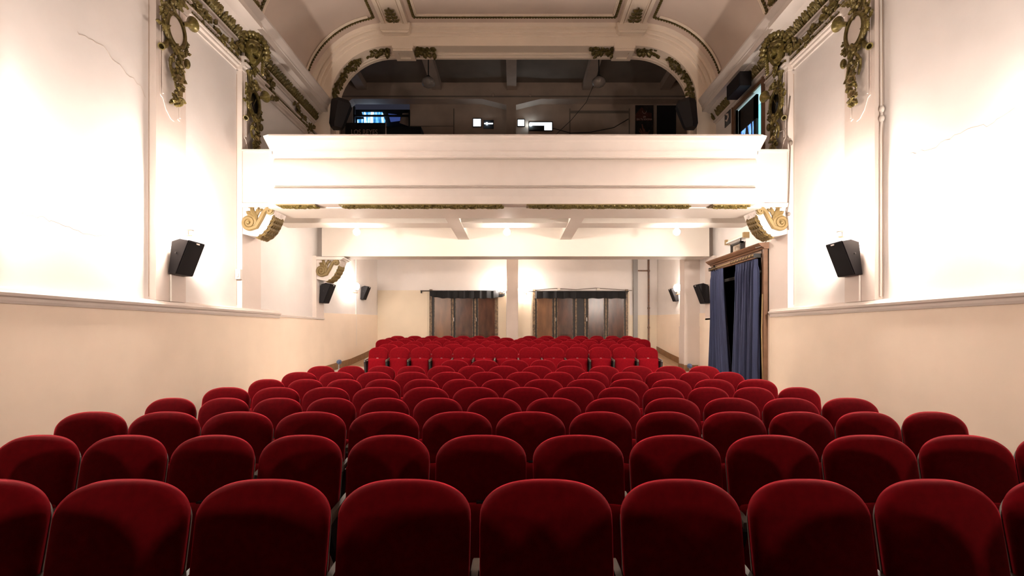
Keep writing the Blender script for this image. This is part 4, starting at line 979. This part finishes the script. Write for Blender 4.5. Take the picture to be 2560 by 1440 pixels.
# ------------------------------------------------------------------ gilt cartouches on the pilasters
def cartouche(s, xw, y, z, label, dark=False, cut=None):
    root = empty('oval_cartouche', (s * xw, y, z), label, 'ornament', 'gilt oval cartouches on the pilasters')
    i = -s; nr = Vector((i, 0, 0))
    def p(n_, u, v): return (i * n_, u, v)
    low = -1.25 if not dark else -.95
    # white plaque with a curved foot
    out = [(-.22, .55), (-.22, low + .22), (-.17, low + .20), (-.10, low + .06), (.0, low - .03), (.07, low - .04), (.12, low + .0), (.15, low + .03), (.20, low + .01), (.23, low + .03), (.23, .55)]
    recalc(MB().prism([(u, v) for u, v in out], 'x', 0, i * .008).build('plaque', M['pink'], root, smooth=False))
    MB().box(i * .015, i * .03, .17, .19, low + .05, .5).box(i * .015, i * .03, -.2, -.18, low + .25, .5).build('plaque_moulding', M['trim'], root, smooth=False)
    # oval frame and face
    mb = MB(); ring = [(.205 * math.cos(a), .235 * math.sin(a)) for a in [2 * PI * k / 36 for k in range(37)]]
    mb.tube([p(.075, u, v) for u, v in ring], .034, 8, caps=False); mb.tube([p(.10, u * .9, v * .9) for u, v in ring], .012, 6, caps=False)
    mb.build('oval_frame', M['gold'], root)
    mb = MB(); vs = [p(.085 if not dark else .05, 0, 0)] + [p(.07 if not dark else .05, u * .95, v * .95) for u, v in ring[:-1]]
    mb.add(vs, [((0, 1 + k, 1 + (k + 1) % 36) if s < 0 else (0, 1 + (k + 1) % 36, 1 + k)) for k in range(36)])
    mb.build('oval_face', M['mirror'] if dark else M['trim'], root)
    # trumpet: bell high on the far side, tube runs behind the frame to the low near side
    mb = MB(); A_ = Vector(p(.11, .17, .20)); D_ = Vector(p(.05, .17, .10)).normalized()
    mb.lathe([(.03, -.05), (.035, .02), (.05, .07), (.075, .11), (.105, .135), (.11, .145), (.095, .14), (.06, .10), (.0, .05)], A_, D_, 18)
    mb.tube([p(.03, .17, .2), p(.02, 0, -.05), p(.05, -.18, -.3)], .03, 8)
    mb.lathe([(.035, 0), (.04, .03), (.04, .13), (.05, .15), (.035, .15), (.03, .05), (0, .05)], p(.06, -.18, -.30), (i * .1, -.8, -.6), 12)
    mb.build('trumpet', M['gold'], root)
    mb = MB().tube([p(.10, -.02, -.27), p(.10, .06, -.38), p(.09, .13, -.52), p(.08, .18, -.62)], [.028, .03, .024, .02], 8)
    mb.lathe([(.02, 0), (.03, .02), (.042, .06), (.03, .06), (0, .03)], p(.08, .18, -.62), (i * -.05, .3, -.9), 10)
    mb.build('flute', M['gold'], root)
    # second horn rising at the near top
    mb = MB().lathe([(.015, 0), (.022, .12), (.035, .22), (.07, .30), (.075, .31), (.05, .28), (0, .2)], p(.06, -.10, .24), (0, -.15, 1), 12)
    mb.build('horn', M['gold'], root)
    # pods and leaf clusters
    mb = MB(); R = Matrix.Rotation(.3, 3, 'X')
    for c_, r_, R_ in ((p(.07, -.20, -.06), (.04, .05, .13), R), (p(.09, -.25, -.05), (.03, .035, .11), R), (p(.07, .27, -.34), (.045, .05, .075), None), (p(.06, .25, -.2), (.03, .03, .05), None), (p(.05, .27, -.12), (.025, .025, .04), None)):
        MB().ball(c_, r_, 12, 8, R_).build('seed_pod', M['gold'], root)
    tp = .58 if not dark else .40
    for args, kw in ((([p(.05, -.26, -.15), p(.06, -.29, .08), p(.06, -.22, .26)], nr, .1, 14, .10, 11), {}),
                     (([p(.06, -.12, .30), p(.08, .02, .5 * (.26 + tp)), p(.06, .05, tp)], nr, .16, 22, .12 if not dark else .09, 12), {'flowers': 1}),
                     (([p(.06, -.1, -.26), p(.07, .02, -.30), p(.06, .14, -.26)], nr, .1, 14, .10, 13), {}),
                     (([p(.05, .26, -.02), p(.05, .28, -.2)], nr, .04, 7, .06, 14), {})):
        mb = MB(); foliage(mb, *args, **kw); mb.build('leaf_cluster', M['gold'], root)
    # ribbon loops
    mb = MB()
    for sg in (-1, 1):
        mb.tube([p(.07, sg * .02, -.42), p(.10, sg * .09, -.40), p(.09, sg * .13, -.48), p(.06, sg * .09, -.54), p(.08, sg * .10, -.61), p(.06, sg * .05, -.66)], [.012, .024, .024, .02, .022, .012], 6)
    mb.build('ribbon', M['gold'], root)
    mb = MB(); foliage(mb, [p(.05, 0, -.42), p(.07, .01, -.6), p(.08, 0, -.8), p(.07, 0, -.98), p(.05, .02, low + .2)], nr, .15, 44 if not dark else 34, .105, 15)
    mb.build('leaf_drop', M['gold'], root)
    for k, (u, v, r_) in enumerate(((.0, -.71, .058), (.05, -.83, .048), (-.01, -.92, .055)) if not dark else ((.0, -.66, .05), (.03, -.82, .05))):
        fm = MB(); flower_mesh(fm, p(.12, u, v), (i * 1, -.5, 0), r_); fm.build('flower', M['gold_flat'], root)
    return root
cartouche(-1, 5.0, 7.46, 5.84, 'gilt oval cartouche with a white face on the left pilaster')
cartouche(1, 5.05, 7.46, 5.84, 'gilt oval cartouche with a white face on the right pilaster')
cartouche(-1, 5.0, 9.72, 5.78, 'gilt oval cartouche with a dark mirror at the left balcony end', True)
cartouche(1, 5.05, 9.72, 5.78, 'gilt oval cartouche with a dark mirror at the right balcony end', True)

# theatre masks
def mask(s, xw, y, z, label):
    root = empty('theatre_mask', (s * xw, y, z), label, 'ornament', 'gilt laughing masks under the cornice')
    i = -s; yaw = .75      # turned towards the stage
    nu, nv = 40, 52; W_, H_ = .17, .27; vs = []; fs = []
    g = lambda u, v, cu, cv, su, sv: math.exp(-((u - cu) / su) ** 2 - ((v - cv) / sv) ** 2)
    N_ = Vector((i * math.cos(yaw), -math.sin(yaw), -.08)).normalized(); U = Vector((0, 0, 1)).cross(N_).normalized(); V_ = Vector((0, 0, 1))
    for b in range(nv + 1):
        for a in range(nu + 1):
            u = -1 + 2 * a / nu; v = -1 + 2 * b / nv
            rr = min(1, u * u + v * v)
            k = math.sqrt(max(.0, 1 - rr)); q = math.sqrt(u * u + v * v); f = 1 / max(1, max(abs(u), abs(v)) and q / max(abs(u), abs(v)))
            uu, vv = u * f, v * f; rr = uu * uu + vv * vv; h = .13 * math.sqrt(max(0, 1 - rr))
            jaw = 1 - .28 * max(0, -vv)
            h += .075 * g(uu, vv, 0, .02, .16, .22) + .05 * g(uu, vv, 0, -.08, .2, .10)          # nose
            h += .03 * (g(uu, vv, -.4, .38, .28, .08) + g(uu, vv, .4, .38, .28, .08))             # brows
            h -= .055 * (g(uu, vv, -.36, .2, .17, .10) + g(uu, vv, .36, .2, .17, .10))            # sockets
            h += .022 * (g(uu, vv, -.36, .19, .09, .05) + g(uu, vv, .36, .19, .09, .05))          # eyes
            h += .045 * (g(uu, vv, -.5, -.08, .2, .2) + g(uu, vv, .5, -.08, .2, .2))              # cheeks
            m_ = ((uu / .34) ** 2 + ((vv + .42 + .25 * uu * uu * -2) / .17) ** 2)
            h += .035 * math.exp(-((math.sqrt(m_) - 1.15) / .28) ** 2); h -= .10 * math.exp(-(m_ ** 1.5))   # open mouth
            h += .05 * g(uu, vv, 0, -.78, .25, .14)                                               # chin
            h += .012 * math.sin(vv * 28) * (vv > .5)
            vs.append(U * (uu * W_ * jaw) + V_ * (vv * H_) + N_ * (h + .02) + Vector((i * .10, 0, 0)))
    for b in range(nv):
        for a in range(nu): q = b * (nu + 1) + a; fs.append((q, q + 1, q + nu + 2, q + nu + 1))
    MB().add(vs, fs).build('face', M['gold'], root, ang=180)
    MB().ball((i * .06, .02, 0), (.12, .19, .27), 16, 10).build('head_back', M['gold'], root)
    mb = MB(); c0 = Vector((i * .10, 0, 0))
    for k in range(26):
        a = PI * (-.12 + 1.24 * k / 25); rim = c0 + U * (math.cos(a) * W_ * 1.02) + V_ * (math.sin(a) * H_ * .86 + .03)
        leaf_mesh(mb, rim + N_ * (.03 + .03 * (k % 2)), U * math.cos(a) + V_ * (math.sin(a) + .2) + N_ * .25, N_, .13, .05, .5, 3)
        if k % 3 == 0: mb.ball(rim + N_ * .08, .028, 8, 6)
    for sg in (-1, 1):
        for k in range(7):
            q_ = c0 + U * (sg * W_ * (1.0 - .02 * k)) + V_ * (-.02 - .045 * k)
            leaf_mesh(mb, q_, U * sg * .5 - V_, N_, .10, .04, .3, 3)
    mb.build('leaf_crown', M['gold'], root)
    mb = MB()
    foliage(mb, [tuple(c0 + V_ * -.24), tuple(Vector((i * .1, 0, -.32))), (i * .07, 0, -.40)], Vector((i, 0, 0)), .1, 14, .09, 31); mb.build('beard_leaves', M['gold'], root)
    return root
mask(-1, 5.0, 9.62, 6.70, 'gilt laughing theatre mask crowned with leaves above the left mirror')
mask(1, 5.05, 9.62, 6.70, 'gilt laughing theatre mask crowned with leaves above the right mirror')

# garlands on the frieze between the pilasters
GL = [(-1, [(7.9, 6.74), (8.1, 6.62), (8.35, 6.58)], 'gilt garland on the left frieze just beyond the near cartouche'),
      (-1, [(8.6, 6.62), (8.8, 6.50), (9.1, 6.52), (9.35, 6.66)], 'gilt garland with flowers left of the left mask'),
      (-1, [(10.35, 6.70), (10.6, 6.58), (10.75, 6.35)], 'gilt swag dropping over the left bead moulding above the balcony'),
      (-1, [(11.9, 6.72), (12.2, 6.55), (12.5, 6.42), (12.75, 6.55)], 'gilt swag on the left frieze nearest the arch'),
      (1, [(7.9, 6.74), (8.1, 6.62), (8.35, 6.58)], 'gilt garland on the right frieze just beyond the near cartouche'),
      (1, [(8.6, 6.62), (8.8, 6.50), (9.1, 6.52), (9.35, 6.66)], 'gilt garland with flowers right of the right mask'),
      (-1, [(6.0, 6.70), (6.3, 6.56), (6.7, 6.56), (7.0, 6.70)], 'gilt garland at the top edge over the left wall'),
      (1, [(6.0, 6.70), (6.3, 6.56), (6.7, 6.56), (7.0, 6.70)], 'gilt garland at the top edge over the right wall')]
for k, (s, pts, lab) in enumerate(GL):
    wx = s * WP[s]; i = -s; y0, z0 = pts[0]
    root = empty('frieze_garland', (wx, y0, z0), lab, 'ornament', 'gilt garlands on the frieze')
    path = [(i * .03, a_ - y0, b_ - z0) for a_, b_ in pts]
    mb = MB(); foliage(mb, path, (i, 0, 0), .16, 34, .12, 40 + k); mb.build('leaves', M['gold'], root)
    for j in range(1, len(path)):
        fm = MB(); flower_mesh(fm, (i * .11, path[j][1], path[j][2]), (i, -.6, -.2), .055); fm.build('flower', M['gold'], root)
    MB().tube([(i * .02, 0, .02), (i * .05, -.06, .06), (i * .05, -.12, .0), (i * .02, -.08, -.04)], .018, 6).build('bow', M['gold'], root)

# bead chain and leaf band along the side entablatures
for s in (-1, 1):
    wp = WP[s]; i = -s
    mb = MB(); y1 = 13.0 if s < 0 else 10.28
    y = 4.6
    while y < y1:
        off = .16 if (7.13 < y < 7.84 or 9.40 < y < 10.16) else .07
        mb.ball((s * (wp - off), y, 6.44), (.022, .032, .026), 6, 4); y += .062
    o = mb.build('bead_chain', M['gold']); tag(o, ('left' if s < 0 else 'right') + ' gilt bead chain running along the side entablature', 'ornament', 'gilt bead chains of the side walls')
    mb = MB(); runs_ = []; y = 4.6; rnd = random.Random(5 + s)
    while y < 13.0:
        skip = (9.42 < y < 9.86) or (s > 0 and (11.3 < y < 12.05 or 12.75 < y < 12.95))
        if not skip:
            leaf_mesh(mb, (s * (wp - .05), y, 6.825), (i * .45, rnd.uniform(-.25, .25), .9), (i * .9, 0, -.45), .21, .045, .18, 4)
            leaf_mesh(mb, (s * (wp - .05), y + .035, 6.825), (i * .5, rnd.uniform(-.25, .25), .7), (i * .9, 0, -.45), .14, .03, .3, 3)
            if 7.13 < y < 7.84 or 9.40 < y < 10.16: leaf_mesh(mb, (s * (wp - .13), y, 6.80), (i * .35, rnd.uniform(-.25, .25), .9), (i * .9, 0, -.45), .2, .045, .18, 4)
        elif mb.v: runs_.append(mb); mb = MB()
        y += .062
    runs_.append(mb)
    root = empty('leaf_band', (s * wp, 9.0, 6.825), ('left' if s < 0 else 'right') + ' gilt leaf band under the cornice', 'ornament', 'gilt leaf bands under the cornices')
    for m_ in runs_:
        if m_.v: m_.shift(-s * wp, -9.0, -6.825).build('leaf_run', M['gold'], root)

# leaf ornaments on the ceiling ribs and inside the arch
for s in (-1, 1):
    root = empty('rib_leaf', (s * 2.98, 12.75, 9.17), ('left' if s < 0 else 'right') + ' gilt leaf spray on the ceiling rib above the arch', 'ornament', 'gilt leaf sprays on the ceiling ribs')
    mb = MB()
    for k in range(4):
        y = -.05 - .13 * k
        for sg in (-1, 1): leaf_mesh(mb, (0, y, -.01), (sg * 1, -.55, 0), (0, 0, -1), .19 - .02 * k, .06, .5, 3)
    leaf_mesh(mb, (0, -.35, -.01), (0, -1, 0), (0, 0, -1), .25, .05, .3, 4); mb.tube([(0, 0, -.02), (0, -.5, -.02)], .02, 6)
    mb.build('leaves', M['gold'], root)
    leaf_side = empty('cove_leaf', (s * 5.08, 9.9, 7.85), ('left' if s < 0 else 'right') + ' gilt leaf ornament between the cove panels at the top edge', 'ornament', 'gilt leaf ornaments of the coves')
    mb = MB(); foliage(mb, [(-s * .03, 0, 0), (-s * .08, -.05, .25), (-s * .2, 0, .55)], (-s, 0, -.4), .2, 26, .16, 60); mb.build('leaves', M['gold'], leaf_side)
arc = [((x), z) for x, z in arch(-.01, n=20)]
GA = [([P(915, 124, 13.3), P(975, 122, 13.3)], 'dark gilt sprig left of the left arch block', 12), ([P(1032, 122, 13.3), P(1090, 124, 13.3)], 'dark gilt sprig right of the left arch block', 12),
      ([P(1478, 124, 13.3), P(1540, 122, 13.3)], 'dark gilt sprig left of the right arch block', 12), ([P(1590, 122, 13.3), P(1652, 126, 13.3)], 'dark gilt sprig right of the right arch block', 12)]
for k, (pts, lab, n_) in enumerate(GA):
    z = 8.73; a_, b_ = pts; root = empty('arch_sprig', (a_[0], 13.28, z), lab, 'ornament', 'dark gilt sprigs inside the arch')
    if k in (0, 2): a_, b_ = b_, a_
    z = 8.74; mb = MB(); foliage(mb, [(p_[0] - pts[0][0], 0, 0) for p_ in ((a_, b_))], (0, -.45, -1), .16, 16, .16, 70 + k); mb.build('leaves', M['gold'], root)
    MB().tube([(p_[0] - pts[0][0], 0, -.01) for p_ in (a_, b_)], .02, 5).build('stem', M['gold'], root)
for s in (-1, 1):
    pts = []
    for k in range(9):
        an = PI / 2 * (.62 * (1 - k / 8)); pts.append(((4.67 - 1.53 + 1.53 * math.cos(an)), 13.27, 7.36 + 1.40 * math.sin(an)))
    pts = [(s * x, y, z) for x, y, z in pts] + [(s * 4.67, 13.27, 7.1)]
    root = empty('arch_garland', (s * 4.67, 13.27, 7.1), ('left' if s < 0 else 'right') + ' leaf garland climbing the inside curve of the arch', 'ornament', 'leaf garlands of the arch')
    loc = [(x - s * 4.67, 0, z - 7.1) for x, y, z in pts]
    mb = MB(); foliage(mb, loc, (-s * .8, -.35, -.4), .17, 50, .13, 80); mb.build('leaves', M['gold'], root)
    mb = MB(); mb.tube(loc, .025, 5); mb.build('stem', M['gold'], root)

# ------------------------------------------------------------------ cinema seats
def outline(w, hb, zt, n=30):
    a = w / 2; zs = zt - .13; pts = []
    for k in range(n + 1):
        u = -1 + 2 * k / n; u = math.sin(u * PI / 2)
        pts.append((a * u, zs + .13 * (1 - abs(u) ** 2.6) ** (1 / 2.0)))
    # sides down, rounded bottom corners
    r = .025
    right = [(a, zs - .05), (a * .995, hb + .12), (a * .985, hb + r), (a * .985 - r * .3, hb + r * .3), (a * .985 - r, hb)]
    left = [(-x, z) for x, z in right[::-1]]
    return pts + right + left
def pad(mb, out, layers, cz, lean=0.0, zref=0.0):
    """layers: (scale-inset, y). Concentric rings of an outline from back to front."""
    n = len(out); cx = 0; xs = [p[0] for p in out]; hw = max(xs); zt = max(p[1] for p in out); zb = min(p[1] for p in out); hh = (zt - zb) / 2; c = (zt + zb) / 2
    base = len(mb.v); vs = []
    for ins, y in layers:
        sx = (hw - ins) / hw; sz = (hh - ins) / hh
        for x, z in out:
            zz = c + (z - c) * sz; vs.append((x * sx, y + lean * (zz - zref), zz))
    fs = [(i * n + j, i * n + (j + 1) % n, (i + 1) * n + (j + 1) % n, (i + 1) * n + j) for i in range(len(layers) - 1) for j in range(n)]
    yb, yf = layers[0][1], layers[-1][1]
    vs.append((0, yb + lean * (c - zref), c)); vs.append((0, yf + lean * (c - zref) , c)); m = len(vs)
    fs += [(m - 2, (j + 1) % n, j) for j in range(n)]; k = (len(layers) - 1) * n
    fs += [(m - 1, k + j, k + (j + 1) % n) for j in range(n)]
    mb.add(vs, fs); return mb
def make_seat_parts(pitch, ct):
    w = pitch - .036; P_ = {}
    o = outline(w, .47, .885)
    mb = pad(MB(), o, [(.012, .03), (.0, .018), (.0, -.004), (.006, -.022), (.02, -.034), (.05, -.043), (.11, -.049), (.16, -.051)], 0, lean=.20, zref=.885)
    P_['backrest'] = recalc(mb.build('backrest', M['velvet'], ang=70))
    o2 = outline(w - .002, .42, .862)
    mb = pad(MB(), o2, [(.03, .044), (.004, .040), (.0, .034), (.0, .026), (.006, .024)], 0, lean=.20, zref=.885)
    P_['back_shell'] = recalc(mb.build('back_shell', M['shell'], ang=50))
    # folded tip-up cushion
    ws = pitch - .075; n = 10; out = []
    hw = ws / 2
    for x, z in ((-hw * .94, ct), (-hw * .99, ct - .015), (-hw, .50), (-hw * 1.01, .30), (-hw * .99, .20), (-hw * .93, .185)): out.append((x, z))
    out = out[::-1]; top = [(-hw * .94 + (2 * hw * .94) * k / 8,   ct + .012 * math.sin(PI * k / 8)) for k in range(9)]
    full = [(x, z) for x, z in out[:-1]] + top + [(-x, z) for x, z in out[::-1][1:]]
    mb = pad(MB(), full, [(.012, -.115), (.0, -.125), (.0, -.16), (.008, -.172), (.03, -.182), (.07, -.186)], 0, lean=.06, zref=ct)
    P_['seat_cushion'] = recalc(mb.build('seat_cushion', M['velvet2'], ang=60))
    P_['latch'] = MB().box(-.018, .018, -.145, -.10, ct + .005, ct + .02).build('latch', M['black'] if ct < .6 else M['badge'], smooth=False)
    def stand(xc):
        mb = MB()
        prof = [(.10, 0), (.10, .42), (.04, ct - .045), (-.27, ct - .05), (-.29, ct - .08), (-.24, .36), (-.12, .20), (-.10, .03), (-.16, 0)]
        mb.prism([(y, z) for y, z in prof], 'x', xc - .017, xc + .017); return mb
    P_['side_panel'] = recalc(stand(pitch / 2).build('side_panel', M['black'], smooth=False))
    P_['end_panel'] = recalc(stand(-pitch / 2).build('side_panel', M['black'], smooth=False))
    def arm(xc):
        mb = MB(); ys = [.05, .0, -.08, -.16, -.23, -.275, -.30]; zt = [q + ct - .615 for q in (.633, .630, .620, .613, .608, .600, .585)]; wd = [.016, .017, .018, .020, .022, .021, .015]
        vs = []; fs = []
        for y, z, q in zip(ys, zt, wd):
            vs += [(xc - q, y, z - .03), (xc - q, y, z - .008), (xc - q * .7, y, z), (xc + q * .7, y, z), (xc + q, y, z - .008), (xc + q, y, z - .03)]
        for k in range(len(ys) - 1):
            for j in range(6): fs.append((k * 6 + j, k * 6 + (j + 1) % 6, (k + 1) * 6 + (j + 1) % 6, (k + 1) * 6 + j))
        fs += [(0, 1, 2, 3, 4, 5), tuple(range(len(vs) - 6, len(vs)))]
        return mb.add(vs, fs)
    P_['armrest'] = recalc(arm(pitch / 2).build('armrest', M['arm'], ang=45))
    P_['end_armrest'] = recalc(arm(-pitch / 2).build('armrest', M['arm'], ang=45))
    mb = MB().prism([(.08, .05), (.08, .42), (.03, ct - .06), (-.26, ct - .06), (-.22, .36), (-.11, .20), (-.09, .05)], 'x', -pitch / 2 - .03, -pitch / 2 - .017)
    P_['trim_l'] = recalc(mb.build('end_upholstery', M['velvet2'], smooth=False))
    mb = MB().prism([(.08, .05), (.08, .42), (.03, ct - .06), (-.26, ct - .06), (-.22, .36), (-.11, .20), (-.09, .05)], 'x', pitch / 2 + .017, pitch / 2 + .03)
    P_['trim_r'] = recalc(mb.build('end_upholstery', M['velvet2'], smooth=False))
    return P_
ORD = ['first', 'second', 'third', 'fourth', 'fifth', 'sixth', 'seventh', 'eighth', 'ninth', 'tenth', 'eleventh', 'twelfth', 'thirteenth', 'fourteenth', 'fifteenth']
protos = {}
used = set()
def seat(pitch, loc, label, group, first, last, ct):
    key = (round(pitch, 3), ct)
    if key not in protos: protos[key] = make_seat_parts(pitch, ct)
    P_ = protos[key]
    root = empty('cinema_seat', loc, label, 'seat', group)
    names = ['backrest', 'seat_cushion', 'latch', 'side_panel', 'armrest'] + (['end_panel', 'end_armrest', 'trim_l'] if first else []) + (['trim_r'] if last else [])
    def inst(nm_, parent):
        src = P_[nm_]
        if (key, nm_) not in used: used.add((key, nm_)); o = src
        else: o = src.copy(); COL.objects.link(o)
        o.parent = parent; return o
    for nm_ in names:
        o = inst(nm_, root)
        if nm_ == 'backrest': inst('back_shell', o)
# rows: depth of the top edge, height of the top edge, boundaries (start x, sequence of pitches)
A_, B_ = .53, .478
ROWS = []
def seq(a, na, b, nb): return [a] * na + [b] * nb
ROWS.append((1.143, .885, -3.40, seq(.485, 6, .537, 7)))
ROWS.append((2.00, .884, -3.418, seq(.545, 7, .495, 6)))
ROWS.append((2.857, .884, -3.37, seq(.487, 6, .537, 7)))
ROWS.append((3.714, .880, -3.31, seq(.528, 7, .482, 6)))
ROWS.append((4.571, .869, -3.285, seq(.475, 6, .527, 7)))
ROWS.append((5.428, .871, -3.298, seq(.527, 7, .477, 6)))
ROWS.append((6.285, .876, -3.258, seq(.473, 6, .523, 7)))
ROWS.append((7.142, .896, -3.24, seq(.519, 7, .473, 6)))
ROWS.append((8.0, .921, -3.24, seq(.470, 6, .522, 7)))
ROWS.append((8.857, .970, -1.277, seq(.517, 3, .462, 2)))
ROWS.append((11.5, 1.106, -3.263, seq(.474, 6, .524, 7)))
ROWS.append((12.3, 1.158, -3.270, seq(.523, 7, .471, 6)))
ROWS.append((13.15, 1.208, -3.252, seq(.474, 6, .521, 7)))
ROWS.append((13.95, 1.247, -3.77, seq(.526, 8, .472, 7)))
ROWS.append((14.8, 1.280, -3.775, seq(.471, 7, .528, 8)))
R6 = [('s', -3.84, seq(.525, 3, .473, 4)), ('s', .235, seq(.525, 4, .473, 3))]
ROWNAME = ['row below the photo', 'first row in the photo', 'second row', 'third row', 'fourth row', 'fifth row', 'sixth row', 'seventh row', 'eighth row', 'short ninth row', 'first row beyond the cross aisle', 'second row beyond the cross aisle', 'third row beyond the cross aisle', 'fourth row beyond the cross aisle', 'fifth row beyond the cross aisle', 'rearmost row']
def row(idx, d, zt, x0, pitches, part=''):
    x = x0; n = len(pitches)
    for k, p_ in enumerate(pitches):
        if k < n / 2: where = ORD[k] + ' from the left'
        else: where = ORD[n - 1 - k] + ' from the right'
        if k == n // 2 and n % 2: where = 'middle one'
        lab = 'red seat, ' + where + (' ' + part if part else '') + ' in the ' + ROWNAME[idx]
        pq = min((.4725, .5245), key=lambda q: abs(q - p_)) if idx >= 4 else min((.486, .5365), key=lambda q: abs(q - p_)) if idx in (0, 2, 3) else p_
        rnd = random.Random(idx * 100 + k)
        seat(pq, (x + p_ / 2, d, zt - .885), lab, 'red velvet seats in the ' + ROWNAME[idx], k == 0, k == n - 1, .54 if idx < 10 else .63)
        x += p_
for i_, (d, zt, x0, ps) in enumerate(ROWS): row(i_, d, zt, x0, ps)
row(15, 15.8, 1.323, -3.84, R6[0][2], 'of the left block'); row(15, 15.8, 1.323, .235, R6[1][2], 'of the right block')
for P_ in protos.values():
    for nm_, o in P_.items():
        if o.parent is None: bpy.data.objects.remove(o)
